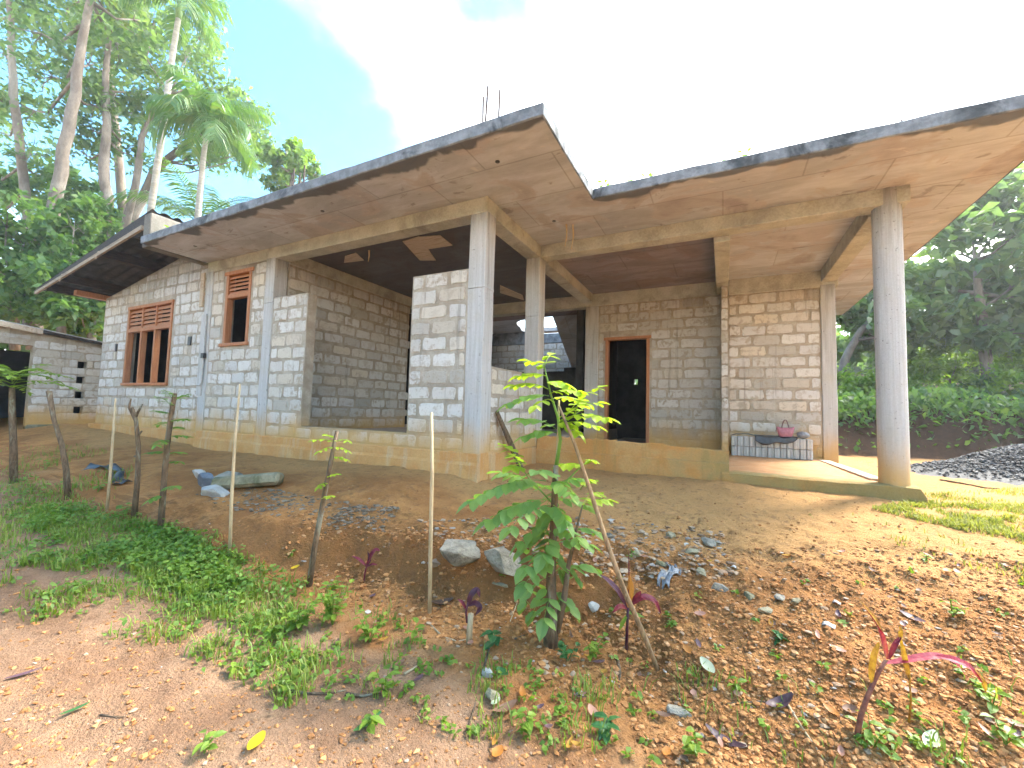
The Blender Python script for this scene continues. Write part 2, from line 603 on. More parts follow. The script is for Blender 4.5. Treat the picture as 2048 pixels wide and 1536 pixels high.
def mat_varied(name, stops, rough=0.9, bump=0.5, fine=60, spec=0.25):
    """colour picked per piece"""
    m, t, b, geo, out = new_mat(name)
    r = rnd_(t, geo)
    n = noise_(t, geo.outputs['Position'], fine, 4, 0.7)
    col = mix_(t, 0.5, ramp_(t, r, stops), mix_(t, n, (0.45, 0.45, 0.45), (1.55, 1.55, 1.55)), 'MULTIPLY')
    t.links.new(col, b.inputs['Base Color'])
    b.inputs['Roughness'].default_value = rough
    b.inputs['Specular IOR Level'].default_value = spec
    bump_(t, b, n, bump, 0.006)
    return m


mat_block()
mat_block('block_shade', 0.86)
mat_mortar()
mat_column()
mat_soffit()
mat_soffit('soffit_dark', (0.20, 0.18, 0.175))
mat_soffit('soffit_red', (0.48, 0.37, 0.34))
mat_soffit('soffit_pale', (1.0, 1.0, 0.97))
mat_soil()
M = MATS
simple('beam_render', (0.36, 0.355, 0.30), (0.45, 0.45, 0.39), 5, 0.9, 0.5, c3=(0.28, 0.275, 0.235))
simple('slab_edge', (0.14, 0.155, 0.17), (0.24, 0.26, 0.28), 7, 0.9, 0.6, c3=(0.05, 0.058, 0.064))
simple('slab_top', (0.30, 0.29, 0.27), (0.38, 0.37, 0.35), 3, 0.9, 0.4)
simple('inner_render', (0.34, 0.27, 0.22), (0.42, 0.34, 0.27), 3, 0.9, 0.3)
simple('parapet_render', (0.15, 0.135, 0.11), (0.20, 0.18, 0.15), 5, 0.9, 0.4, c3=(0.09, 0.085, 0.075))
simple('batten_wood', (0.26, 0.20, 0.14), (0.35, 0.28, 0.20), 8, 0.8, 0.3, (0.8, 8, 8), 50, c3=(0.19, 0.14, 0.10))
simple('painted_shade', (0.035, 0.033, 0.032), (0.06, 0.056, 0.053), 4, 0.95, 0.2)  # near-black colour puts the shade of unlit rooms into their surfaces
simple('wood_primer', (0.36, 0.15, 0.07), (0.44, 0.20, 0.095), 8, 0.6, 0.25, (6, 6, 0.6), 60)
simple('wood_pale', (0.44, 0.35, 0.25), (0.55, 0.45, 0.34), 8, 0.8, 0.3, (0.8, 8, 8), 50, c3=(0.36, 0.27, 0.19))
simple('wood_dark', (0.032, 0.026, 0.022), (0.06, 0.048, 0.04), 8, 0.8, 0.3, (6, 1, 6), 50)
simple('asbestos_sheet', (0.055, 0.055, 0.053), (0.10, 0.10, 0.095), 3, 0.9, 0.3, c3=(0.035, 0.035, 0.034))
simple('shed_sheet', (0.30, 0.28, 0.25), (0.40, 0.37, 0.33), 4, 0.9, 0.3, c3=(0.16, 0.15, 0.13))
simple('rebar_rust', (0.06, 0.045, 0.04), (0.10, 0.07, 0.06), 30, 0.8, 0.4)
simple('pvc_grey', (0.42, 0.42, 0.41), (0.48, 0.48, 0.47), 10, 0.5, 0.1)
simple('black_plastic', (0.022, 0.024, 0.028), (0.045, 0.048, 0.055), 14, 0.35, 0.35, spec=0.6)
simple('grey_plastic', (0.12, 0.125, 0.135), (0.25, 0.26, 0.28), 18, 0.3, 0.4, spec=0.6)
simple('pink_leather', (0.36, 0.13, 0.17), (0.43, 0.165, 0.205), 20, 0.38, 0.15, spec=0.5)
simple('strap_leather', (0.13, 0.06, 0.06), (0.19, 0.09, 0.085), 20, 0.45, 0.15, spec=0.5)
simple('bare_stake', (0.42, 0.32, 0.19), (0.53, 0.42, 0.27), 10, 0.8, 0.3, (8, 8, 0.8), 40)
simple('stick_tan', (0.24, 0.155, 0.08), (0.36, 0.25, 0.14), 12, 0.85, 0.4, (5, 5, 1), 40, c3=(0.17, 0.11, 0.06))
simple('bark_stick', (0.105, 0.07, 0.042), (0.19, 0.13, 0.08), 14, 0.9, 0.6, (4, 4, 1), 50, c3=(0.24, 0.22, 0.16))
simple('bark_tree', (0.13, 0.10, 0.08), (0.23, 0.19, 0.155), 2.2, 0.92, 0.7, (1.5, 1.5, 0.6), 14, c3=(0.29, 0.26, 0.225), bdist=0.03)
simple('bark_palm', (0.24, 0.22, 0.18), (0.33, 0.30, 0.26), 4, 0.9, 0.4, (0.6, 0.6, 5), 25, c3=(0.24, 0.21, 0.17))
simple('rock_grey', (0.21, 0.18, 0.135), (0.33, 0.295, 0.235), 9, 0.85, 0.8, fine=45, c3=(0.13, 0.115, 0.09), bdist=0.02)
simple('rock_moss', (0.23, 0.20, 0.12), (0.33, 0.29, 0.19), 9, 0.9, 0.8, fine=45, c3=(0.14, 0.135, 0.07), bdist=.02)
simple('slate_dark', (0.12, 0.135, 0.16), (0.20, 0.215, 0.24), 9, 0.6, 0.5)
simple('rock_white', (0.36, 0.345, 0.32), (0.48, 0.46, 0.43), 9, 0.8, 0.6)
simple('crown_shaft', (0.13, 0.22, 0.06), (0.20, 0.28, 0.09), 6, 0.5, 0.2, (2, 2, .5))


def mat_plinth(name, c1, c2, c3, moss=0.0):
    m, t, b, geo, out = new_mat(name)
    P = geo.outputs['Position']
    s = t.nodes.new('ShaderNodeSeparateXYZ')
    t.links.new(P, s.inputs[0])
    n1 = noise_(t, P, 3.0, 6, 0.62, 0.4)
    n2 = noise_(t, P, 50, 5, 0.7)
    n3 = noise_(t, scaled(t, P, (9, 9, 0.8)), 1.0, 4, 0.6)
    col = mix_(t, smooth_(t, n1, 0.35, 0.65), c1, c2)
    col = mix_(t, math_(t, 'MULTIPLY', smooth_(t, n3, 0.5, 0.68), 0.6), col, c3)
    if moss:
        w = math_(t, 'ADD', math_(t, 'MULTIPLY', s.outputs[0], 0.42), math_(t, 'MULTIPLY', math_(t, 'SUBTRACT', n1, 0.5), 1.6))
        mm = smooth_(t, w, -0.35, 0.35)
        col = mix_(t, math_(t, 'MULTIPLY', mm, moss), col, (0.185, 0.165, 0.055))
    col = mix_(t, 0.5, col, mix_(t, n2, (0.45, 0.45, 0.45), (1.55, 1.55, 1.55)), 'MULTIPLY')
    t.links.new(col, b.inputs['Base Color'])
    b.inputs['Roughness'].default_value = 0.92
    bump_(t, b, math_(t, 'ADD', math_(t, 'MULTIPLY', n1, 2), n2), 0.6, 0.012)


mat_plinth('plinth', (0.53, 0.255, 0.075), (0.57, 0.33, 0.125), (0.54, 0.40, 0.24))
mat_plinth('floor_dirt', (0.50, 0.235, 0.085), (0.56, 0.29, 0.125), (0.52, 0.33, 0.18))
mat_plinth('low_wall_render', (0.50, 0.24, 0.065), (0.54, 0.32, 0.12), (0.36, 0.23, 0.07), 0.65)

mat_leaf('leaf_tree', [(0.0, (0.075, 0.14, 0.075)), (0.45, (0.12, 0.19, 0.09)), (0.8, (0.17, 0.235, 0.095)), (1.0, (0.26, 0.29, 0.10))], 0.52)
mat_leaf('leaf_tree_yellow', [(0.0, (0.06, 0.11, 0.022)), (0.5, (0.12, 0.18, 0.03)), (1.0, (0.26, 0.25, 0.04))], 0.4)
mat_leaf('leaf_dense', [(0.0, (0.065, 0.13, 0.055)), (0.6, (0.115, 0.20, 0.07)), (1.0, (0.20, 0.27, 0.07))], 0.5)
mat_leaf('leaf_big', [(0.0, (0.09, 0.155, 0.07)), (0.6, (0.14, 0.215, 0.09)), (1.0, (0.22, 0.28, 0.095))], 0.52, 0.3, spec=0.6)
mat_leaf('leaf_bush', [(0.0, (0.10, 0.18, 0.025)), (0.5, (0.17, 0.27, 0.035)), (1.0, (0.27, 0.36, 0.05))], 0.5)
mat_leaf('leaf_palm', [(0.0, (0.06, 0.125, 0.05)), (0.6, (0.10, 0.18, 0.06)), (1.0, (0.20, 0.24, 0.07))], 0.4, 0.35)
mat_leaf('leaf_sapling', [(0.0, (0.16, 0.285, 0.09)), (0.5, (0.21, 0.34, 0.10)), (1.0, (0.28, 0.40, 0.09))], 0.45, 0.5)
mat_leaf('leaf_sapling_young', [(0.0, (0.22, 0.34, 0.03)), (0.6, (0.32, 0.42, 0.035)), (1.0, (0.43, 0.47, 0.04))], 0.5, 0.5)
mat_leaf('leaf_weed', [(0.0, (0.10, 0.19, 0.03)), (0.5, (0.17, 0.275, 0.037)), (1.0, (0.28, 0.36, 0.05))], 0.42)
mat_leaf('leaf_cover', [(0.0, (0.10, 0.20, 0.035)), (0.6, (0.16, 0.27, 0.045)), (1.0, (0.25, 0.34, 0.06))], 0.42)
mat_leaf('grass_blade', [(0.0, (0.14, 0.21, 0.035)), (0.6, (0.22, 0.29, 0.05)), (1.0, (0.36, 0.35, 0.10))], 0.42)
mat_leaf('grass_lawn', [(0.0, (0.20, 0.215, 0.04)), (0.6, (0.30, 0.30, 0.07)), (1.0, (0.42, 0.37, 0.14))], 0.4)
mat_leaf('cordyline_red', [(0.0, (0.09, 0.012, 0.022)), (0.5, (0.19, 0.018, 0.04)), (1.0, (0.28, 0.06, 0.07))], 0.3, 0.45, 30)
mat_leaf('cordyline_pink', [(0.0, (0.24, 0.018, 0.045)), (0.45, (0.36, 0.045, 0.08)), (0.75, (0.42, 0.13, 0.13)), (1.0, (0.48, 0.30, 0.24))], 0.35, 0.5, 35, 0.25)
mat_leaf('cordyline_purple', [(0.0, (0.055, 0.018, 0.035)), (0.6, (0.11, 0.03, 0.05)), (1.0, (0.20, 0.05, 0.07))], 0.25, 0.3)
mat_leaf('leaf_dry_yellow', [(0.0, (0.16, 0.075, 0.02)), (0.4, (0.36, 0.18, 0.035)), (0.7, (0.46, 0.26, 0.05)), (1.0, (0.50, 0.33, 0.10))], 0.3, 0.7, 40, 0.2)
simple('stem_red', (0.16, 0.06, 0.05), (0.27, 0.12, 0.08), 20, 0.7, 0.4)
mat_leaf('leaf_gold', [(0.0, (0.62, 0.40, 0.015)), (1.0, (0.70, 0.46, 0.02))], 0.3, 0.5)
mat_leaf('leaf_orange', [(0.0, (0.42, 0.16, 0.03)), (1.0, (0.50, 0.22, 0.05))], 0.3, 0.5)
mat_leaf('leaf_brown', [(0.0, (0.085, 0.05, 0.035)), (0.6, (0.17, 0.09, 0.055)), (1.0, (0.27, 0.15, 0.085))], 0.1, 0.6)
mat_leaf('leaf_purple_dry', [(0.0, (0.06, 0.035, 0.045)), (0.6, (0.115, 0.06, 0.07)), (1.0, (0.2, 0.13, 0.13))], 0.1, 0.45)
mat_leaf('leaf_pale', [(0.0, (0.40, 0.45, 0.30)), (1.0, (0.50, 0.53, 0.40))], 0.2, 0.5)
mat_leaf('leaf_pink_dry', [(0.0, (0.38, 0.19, 0.13)), (1.0, (0.46, 0.25, 0.18))], 0.2, 0.5)
mat_leaf('leaf_dark', [(0.0, (0.035, 0.115, 0.035)), (1.0, (0.06, 0.16, 0.045))], 0.2, 0.35)
mat_varied('clod', [(0.0, (0.25, 0.11, 0.04)), (0.4, (0.37, 0.165, 0.057)), (0.8, (0.48, 0.23, 0.085)), (0.97, (0.50, 0.28, 0.13)), (1.0, (0.38, 0.27, 0.18))])
mat_varied('pebble', [(0.0, (0.20, 0.125, 0.075)), (0.4, (0.33, 0.215, 0.135)), (0.7, (0.41, 0.30, 0.20)), (0.9, (0.27, 0.24, 0.21)), (0.97, (0.46, 0.40, 0.33)), (1.0, (0.55, 0.52, 0.48))])
mat_varied('rubble', [(0.0, (0.12, 0.085, 0.055)), (0.5, (0.21, 0.155, 0.105)), (1.0, (0.30, 0.24, 0.18))])
mat_varied('gravel_stone', [(0.0, (0.022, 0.023, 0.026)), (0.5, (0.06, 0.06, 0.064)), (0.85, (0.11, 0.11, 0.115)), (1.0, (0.22, 0.22, 0.22))], 0.7, 0.3, 80, 0.3)
mat_varied('stack_block', [(0.0, (0.40, 0.39, 0.36)), (0.5, (0.48, 0.475, 0.45)), (1.0, (0.55, 0.54, 0.51))])

# ------------------------------------------------------------------ ground
TX = np.array([-40, -12, -6.5, -4.6, -3.4, -2.5, -1.8, -1.2, -0.6, 0.1, 1.0, 2.5, 40])
TYC = np.array([2.4, 2.4, 1.95, 2.05, 2.0, 2.4, 2.48, 2.6, 2.85, 2.95, 3.1, 3.2, 3.2])
TZC = np.array([-.8, -.85, -.88, -.92, -.93, -.92, -.92, -.93, -.95, -.98, -1.0, -1.02, -1.02])
TYT = np.array([1.9, 2.0, 1.62, 1.78, 1.72, 2.16, 2.28, 2.36, 2.36, 1.95, 1.3, 1.0, 1.0])
TZT = np.array([-.95, -1.0, -1.0, -1.08, -1.15, -1.22, -1.25, -1.27, -1.30, -1.35, -1.48, -1.55, -1.55])


def H0(X, Y):
    X, Y = np.asarray(X, float), np.asarray(Y, float)
    w = 0.10 * vnoise(X * 1.7, Y * 0.3, 3) + 0.05 * vnoise(X * 5, Y * 0.8, 4)
    yc, zc = np.interp(X, TX, TYC) + w, np.interp(X, TX, TZC)
    yt, zt = np.interp(X, TX, TYT) + w, np.interp(X, TX, TZT)
    zh = np.interp(X, [-12, -7, -3, 1.6, 4], [-0.56, -0.735, -0.69, -0.745, -0.72])
    yh = np.interp(X, [-2.6, -2.0], [3.7, 5.1])
    t = np.clip((Y - yc) / np.maximum(yh - yc, .1), 0, 1)
    upper = zc + (zh - zc) * (1 - (1 - t) ** 1.5)
    t2 = np.clip((Y - yt) / (yc - yt), 0, 1)
    e = np.interp(X, [-3.4, -2.6, -0.9, -0.2, 0.8], [0.35, 1, 1, 0.5, 0.0])
    prof = t2 * (1 - e) + e * (t2 * t2 * (3 - 2 * t2))
    bank = zt + (zc - zt) * prof
    lower = zt - 0.035 * (yt - Y) - 0.0
    z = np.where(Y > yc, upper, np.where(Y > yt, bank, np.maximum(lower, zt - 0.12)))
    # cut earth bank behind, right of the house
    bz = sstep(10.9, 11.9, Y + 0.35 * vnoise(X * .8, Y * .8, 9)) * sstep(-1, 1.2, X) * 1.0
    z = z + bz + 0.12 * np.maximum(Y - 12, 0) * sstep(-1, 1.2, X) * (Y < 40)
    # land rising gently behind, on the left
    z = z + 0.05 * np.maximum(-X - 14, 0) * (Y > 1)
    return z


def H(X, Y):
    X, Y = np.asarray(X, float), np.asarray(Y, float)
    z = H0(X, Y)
    yt, yc = np.interp(X, TX, TYT), np.interp(X, TX, TYC)
    bank = sstep(-.25, .15, Y - yt) * (1 - sstep(-.1, .5, Y - yc))
    slope_r = sstep(-0.9, 0.0, X) * (1 - sstep(3.4, 4.4, Y))
    rough = np.clip(0.46 + 0.54 * np.maximum(bank, slope_r), 0, 1)
    z = z + rough * (0.055 * vnoise(X * 4, Y * 4, 11) + 0.045 * vnoise(X * 9, Y * 9, 12) + 0.030 * np.abs(vnoise(X * 19, Y * 19, 13)) + 0.020 * np.abs(vnoise(X * 41, Y * 41, 14)))
    z = z + bank * np.interp(X, [-3, -2.4, -.6, 0.2], [0, 1, 1, 0]) * (0.10 * vnoise(X * 6, Y * 6, 18) + 0.08 * np.abs(vnoise(X * 14, Y * 14, 19)) + .04 * vnoise(X * 29, Y * 29, 20))
    z = z + 0.03 * vnoise(X * .8, Y * .8, 15) + 0.012 * vnoise(X * 3, Y * 3, 16)
    # runnels in the cut face
    z = z - bank * np.interp(X, [-3, -2.4, -.4, 0.4], [0, 1, 1, 0]) * 0.05 * np.maximum(0, vnoise(X * 13, Y * 1.2, 17) + .1)
    return z


def gp(px, py):
    """where the sight line through a photograph pixel meets the ground"""
    d = fw + rt * (px - 1024) / FPX - up * (py - 768) / FPX
    s = np.arange(0.8, 40, 0.01)
    P = s[:, None] * d
    k = np.argmax(P[:, 2] < H(P[:, 0], P[:, 1]))
    return P[k]


def spaced(lo, hi, step, far, grow=1.09):
    a = list(np.arange(lo, hi, step))
    s = step
    while a[-1] < far[1]:
        s *= grow
        a.append(a[-1] + min(s, 4))
    s = step
    while a[0] > far[0]:
        s *= grow
        a.insert(0, a[0] - min(s, 4))
    return np.array(a)


gx = spaced(-4.2, 2.4, 0.018, (-70, 70))
gy = spaced(0.9, 4.3, 0.018, (-25, 80))
GX, GY = np.meshgrid(gx, gy)
GZ = H(GX, GY)
nv = np.stack([GX.ravel(), GY.ravel(), GZ.ravel()], -1)
nx_, ny_ = len(gx), len(gy)
ii = (np.arange(ny_ - 1)[:, None] * nx_ + np.arange(nx_ - 1)[None]).ravel()
gme = np_mesh('ground', nv, np.stack([ii, ii + 1, ii + nx_ + 1, ii + nx_], -1))
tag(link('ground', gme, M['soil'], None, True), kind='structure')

# ------------------------------------------------------------------ house
YF, XC = 3.724, -2.25
ZB, ZS, ZT = 2.12, 2.29, 2.39          # beam underside, slab underside, slab top
house = thing('house', (-4.0, 6.0, -0.7), 'unfinished grey block house with flat concrete slab roof and open porch', 'house')
HL = np.array(house.location)


def hp(name, mb, mat, parent=None, smooth=False):
    return part(name, mb, M[mat], parent or house, smooth)


# unit blocks with uneven outlines, shared by all block objects
VAR = []
for k in range(16):
    r2 = np.random.default_rng(100 + k)
    base = [(-.5, -.34), (-.5, .3), (-.44, .5), (-.1, .5), (.25, .5), (.45, .5), (.5, .32), (.5, -.3), (.45, -.5), (.1, -.5), (-.2, -.5), (-.45, -.5)]
    o = np.array([(x + r2.uniform(-.03, .022), z + r2.uniform(-.075, .06)) for x, z in base])
    n = len(o)
    fr = np.stack([o[:, 0] * .965, np.full(n, -.5), o[:, 1] * .92], -1)
    c = np.array([[r2.uniform(-.1, .1), -.5 - r2.uniform(0, .03), r2.uniform(-.1, .1)]])
    ring = np.stack([o[:, 0], np.full(n, -.43), o[:, 1]], -1)
    back = np.stack([o[:, 0], np.full(n, .5), o[:, 1]], -1)
    v = np.concatenate([c, fr, ring, back])
    f = [(0, 1 + (i + 1) % n, 1 + i) for i in range(n)]
    f = [q[::-1] for q in f]
    f += [(1 + i, 1 + (i + 1) % n, 1 + n + (i + 1) % n, 1 + n + i) for i in range(n)]
    f += [(1 + n + i, 1 + n + (i + 1) % n, 1 + 2 * n + (i + 1) % n, 1 + 2 * n + i) for i in range(n)]
    f += [tuple(range(1 + 2 * n, 1 + 3 * n))]
    VAR.append((v, f))
VAR_ME = {}


def var_mesh(k, mat):
    key = (k, mat)
    if key not in VAR_ME:
        me = bpy.data.meshes.new('block')
        me.from_pydata([tuple(p) for p in VAR[k][0]], [], VAR[k][1])
        me.materials.append(M[mat])
        VAR_ME[key] = me
    return VAR_ME[key]


HOUSE_BLOCKS = []     # (parent wall, centre, scale, rotz, material)


def lay(store, wall_ob, face, c, depth, a0, a1, z0, z1, holes=(), pz=0.182, pl=0.345, joint=0.036, proud=0.005, mat='block_face', ztop=None, seed=0, flat=False, tooth=0.0, irregular=1.0):
    """courses of blocks on a wall face. face '-y': front plane y=c, runs along x; '+x': plane x=c, runs along y;
    '-x' likewise.  depth = how far a block goes into the wall"""
    rr = np.random.default_rng(seed)
    nrow = int(math.ceil((z1 - z0) / pz - 0.15))
    pz = (z1 - z0) / max(nrow, 1) if ztop is None else pz
    row = 0
    z = z0
    while z < z1 - 0.05:
        hi = min(z + pz, z1)
        start = a0 - (row % 2) * pl * 0.5 - rr.uniform(0, .05)
        a = start
        tt = tooth if row % 2 else 0.0
        while a < a1 + tt - 0.02:
            L = pl * (1 + rr.uniform(-.09, .09) * irregular)
            s, e = max(a, a0), min(a + L, a1 + tt)
            a += L
            if e - s < 0.09:
                continue
            segs = [(s, e)]
            for (h0, h1, hz0, hz1) in holes:
                if hz1 <= z + .03 or hz0 >= hi - .03:
                    continue
                ns = []
                for (p, q) in segs:
                    if q <= h0 or p >= h1:
                        ns.append((p, q))
                    else:
                        if h0 - p > 0.05:
                            ns.append((p, h0))
                        if q - h1 > 0.05:
                            ns.append((h1, q))
                segs = ns
            for (p, q) in segs:
                top = hi
                if ztop is not None:
                    top = min(top, ztop((p + q) / 2) - 0.02)
                if top - z < 0.07:
                    continue
                j = joint * rr.uniform(.75, 1.3)
                bl, bh = (q - p) - j, (top - z) - joint * rr.uniform(.75, 1.3)
                if bl < 0.04 or bh < 0.04:
                    continue
                cx, cz = (p + q) / 2 + rr.uniform(-.004, .004), (z + top) / 2 + rr.uniform(-.005, .005)
                pr = proud * rr.uniform(.5, 1.6)
                d = depth
                if face == '-y':
                    ce, ro = (cx, c - pr + d / 2, cz), 0.0
                elif face == '+x':
                    ce, ro = (c + pr - d / 2, cx, cz), math.pi / 2
                else:
                    ce, ro = (c - pr + d / 2, cx, cz), -math.pi / 2
                store.append((wall_ob, ce, (bl, d, bh), ro + rr.uniform(-.008, .008), mat, int(rr.integers(16))))
        z += pz
        row += 1


def emit_blocks(store, owner, limit):
    """the largest in the picture as objects of their own, the rest joined"""
    if not store:
        return
    C = np.array([s[1] for s in store])
    px, d = project(C)
    S = np.array([s[2] for s in store])
    ro = np.array([s[3] for s in store])
    nrm = np.where(np.abs(ro)[:, None] < .5, np.array([0, -1., 0]), np.where(ro[:, None] > 0, np.array([1., 0, 0]), np.array([-1., 0, 0])))
    cosv = np.maximum(-(C * nrm).sum(1) / np.linalg.norm(C, axis=1), 0.0)
    area = S[:, 0] * S[:, 2] * cosv / d ** 2 * (d > 0) * (px[:, 0] > -20) * (px[:, 0] < 2070)
    order = np.argsort(-area)
    keep = set(order[:limit].tolist())
    rest = {}
    for i, (wo_, ce, sc, rz, mat, k) in enumerate(store):
        if i in keep:
            ob = bpy.data.objects.new('block', var_mesh(k, mat))
            COL.objects.link(ob)
            ob.parent = wo_
            ob.location = np.array(ce) - world_loc(wo_)
            ob.scale = sc
            ob.rotation_euler = (0, 0, rz)
        else:
            rest.setdefault(mat, MB())
            v = VAR[k][0] * np.array(sc)
            cz, sz = math.cos(rz), math.sin(rz)
            v = np.stack([v[:, 0] * cz - v[:, 1] * sz, v[:, 0] * sz + v[:, 1] * cz, v[:, 2]], -1) + np.array(ce)
            rest[mat].add(v, VAR[k][1])
    for mat, mb in rest.items():
        tag(part('blockwork', mb, M[mat], owner), kind='stuff')


def core(x0, x1, y0, y1, z0, z1, holes=(), axis='x'):
    """wall body with rectangular openings (holes along the running axis)"""
    mb = MB()
    a0, a1 = (x0, x1) if axis == 'x' else (y0, y1)
    cuts = sorted({a0, a1, *[h for q in holes for h in q[:2] if a0 < h < a1]})
    for p, q in zip(cuts[:-1], cuts[1:]):
        mid = (p + q) / 2
        hs = sorted([(h[2], h[3]) for h in holes if h[0] <= mid <= h[1]])
        z = z0
        for (h0, h1) in hs + [(z1, z1)]:
            if h0 - z > 1e-4:
                if axis == 'x':
                    mb.box(p, q, y0, y1, z, h0)
                else:
                    mb.box(x0, x1, p, q, z, h0)
            z = max(z, h1)
    return mb


ZP = -0.455        # top of the rendered plinth
# --- front wall between the two cast columns and beyond
small_win = (-7.02, -6.37, 0.90, 2.05)
fw_holes = [small_win]
w = hp('wall', core(-7.40, -6.01, YF + .012, YF + .15, ZP, ZB, fw_holes), 'mortar')
lay(HOUSE_BLOCKS, w, '-y', YF + .012, .06, -7.40, -6.01, ZP, ZB, [(-7.07, -6.33, .83, 2.1)], seed=1)
w = hp('wall', core(-5.81, -5.06, YF + .012, YF + .15, -0.29, 1.53), 'mortar')
lay(HOUSE_BLOCKS, w, '-y', YF + .012, .152, -5.81, -5.055, -0.29, 1.535, seed=2)
w = hp('wall', core(-5.81, -2.46, YF + .012, YF + .15, ZP, -0.291), 'mortar')
lay(HOUSE_BLOCKS, w, '-y', YF + .012, .06, -5.81, -2.46, ZP, -0.293, seed=3)
w = hp('wall', core(-3.235, -2.46, YF + .012, YF + .15, -0.29, 1.525), 'mortar')
lay(HOUSE_BLOCKS, w, '-y', YF + .012, .152, -3.245, -2.46, -0.29, 1.535, pl=.36, joint=.04, seed=4)
# plinth under the front, with a slight ledge
pm = MB()
v, f = [], []
n = 90
for i in range(n + 1):
    x = -7.55 + (XC + .004 + 7.55) * i / n
    e = .014 * float(vnoise(x * 5, 1, 141)) + .008 * float(vnoise(x * 17, 1, 142))
    zl = -.585 + .02 * float(vnoise(x * 2.2, 3, 143))
    v += [(x, YF - .045 + e, -1.1), (x, YF - .034 + e, -.68), (x, YF - .026 + e, zl), (x, YF - .010 + e * .6, zl + .03), (x, YF - .004 + e * .4, ZP - .012), (x, YF + .012, ZP), (x, YF + .3, ZP)]
for i in range(n):
    for k in range(6):
        f.append((i * 7 + k, (i + 1) * 7 + k, (i + 1) * 7 + k + 1, i * 7 + k + 1))
f += [tuple(range(7)), tuple(n * 7 + k for k in range(6, -1, -1))]
hp('plinth', pm.add(v, f), 'plinth')

# --- columns
def column(x0, x1, y0, y1, z0, z1, mat='cast_column'):
    mb = MB()
    zj = z0 + (z1 - z0) * .74
    zs = np.array(sorted([*np.linspace(z0, z1, 9), zj, zj + .006, zj + .012]))
    rr = np.random.default_rng(int(abs(x0 * 100 + y0 * 10)))
    b_ = 0.008
    ring = [(x0 + b_, y0), (x1 - b_, y0), (x1, y0 + b_), (x1, y1 - b_), (x1 - b_, y1), (x0 + b_, y1), (x0, y1 - b_), (x0, y0 + b_)]
    v = []
    for z in zs:
        jx, jy = rr.uniform(-.004, .004), rr.uniform(-.004, .004)
        if z == zj + .006:
            jx, jy = jx * .3 - .002, jy + .007
        v += [(x + jx, y + jy, z) for x, y in ring]
    f = []
    for i in range(len(zs) - 1):
        for k in range(8):
            f.append((i * 8 + k, i * 8 + (k + 1) % 8, (i + 1) * 8 + (k + 1) % 8, (i + 1) * 8 + k))
    f += [tuple(range(8))[::-1], tuple(range(len(v) - 8, len(v)))]
    mb.add(v, f)
    return hp('column', mb, mat)


column(-2.462, -2.252, YF + .003, 3.932, -1.1, ZB + .01)            # front corner
column(-2.462, -2.252, 5.18, 5.385, -1.1, ZB + .01)                 # porch corner
column(-2.392, -2.137, 7.778, 8.0, -0.9, ZB - .02)                  # by the door
column(-6.012, -5.812, YF - .003, 3.93, -0.455, ZB + .01)           # left of the large opening
column(-7.595, -7.40, YF - .002, 3.93, -0.9, ZB + .01)              # end of the main front
column(1.335, 1.52, 7.765, 8.0, -0.9, 2.06)                         # end of the rear porch wall
# round porch column
mb = MB()
nn = 28
zz = [-0.62, -0.55, -0.2, 0.3, 0.34, 0.9, 1.5, 2.0, 2.292]
v = []
for i, z in enumerate(zz):
    for k in range(nn):
        a = 2 * math.pi * k / nn
        r = 0.116 + 0.0022 * math.sin(k * 2.4 + i) + (0.004 if i == 0 else 0) + (0.004 if k in (6, 20, 23) else 0)
        v.append((1.462 + r * math.cos(a), 5.30 + r * math.sin(a), z))
f = [(i * nn + k, i * nn + (k + 1) % nn, (i + 1) * nn + (k + 1) % nn, (i + 1) * nn + k) for i in range(len(zz) - 1) for k in range(nn)]
mb.add(v, f)
hp('column', mb, 'cast_column', smooth=True)

# --- beams
def beam(x0, x1, y0, y1, z0, z1, mat='beam_render'):
    mb = MB()
    mb.bbox(x0, x1, y0, y1, z0, z1, .008)
    return hp('beam', mb, mat)


beam(-7.58, XC, YF, 3.935, ZB, ZS + .004)
beam(-2.465, XC - .003, 3.94, 7.77, ZB + .002, ZS + .004)
beam(XC + .002, 1.62, 5.195, 5.40, ZB + .004, ZS + .004)
beam(-0.10, 0.075, 5.405, 7.86, 2.06, ZS + .004)
beam(1.345, 1.535, 5.405, 7.765, ZB - .02, ZS + .004)
beam(-5.95, -0.102, 7.772, 7.98, 2.05, ZS + .004)
beam(0.08, 1.56, 7.772, 7.98, 2.03, ZS + .004)
beam(-5.965, -5.80, 3.94, 7.76, 2.10, ZS + .004)
beam(1.345, 1.535, 8.01, 11.0, 2.10, ZS + .004)

# --- roof slab: soffit, edge and top
def slab_piece(mb, x0, x1, y0, y1):
    mb.box(x0, x1, y0, y1, ZS, ZT)


XS, XR, YS1, YS2, YB = -1.252, 2.33, 2.85, 4.24, 11.3
HOLE = (-5.15, -2.66, 9.30, 10.72)
sl = MB()
gxs = list(np.linspace(-7.6, XS, 40))
body = [(-7.6, HOLE[0], YS1, YB), (HOLE[0], XS, YS1, HOLE[2]), (HOLE[0], HOLE[1], 10.95, YB), (HOLE[1], XS, HOLE[2], YB), (XS, XR, YS2, YB)]
sm = MB()
for (x0, x1, y0, y1) in body:
    slab_piece(sm, x0, x1, y0, y1)
slab = hp('roof_slab', sm, 'slab_soffit')
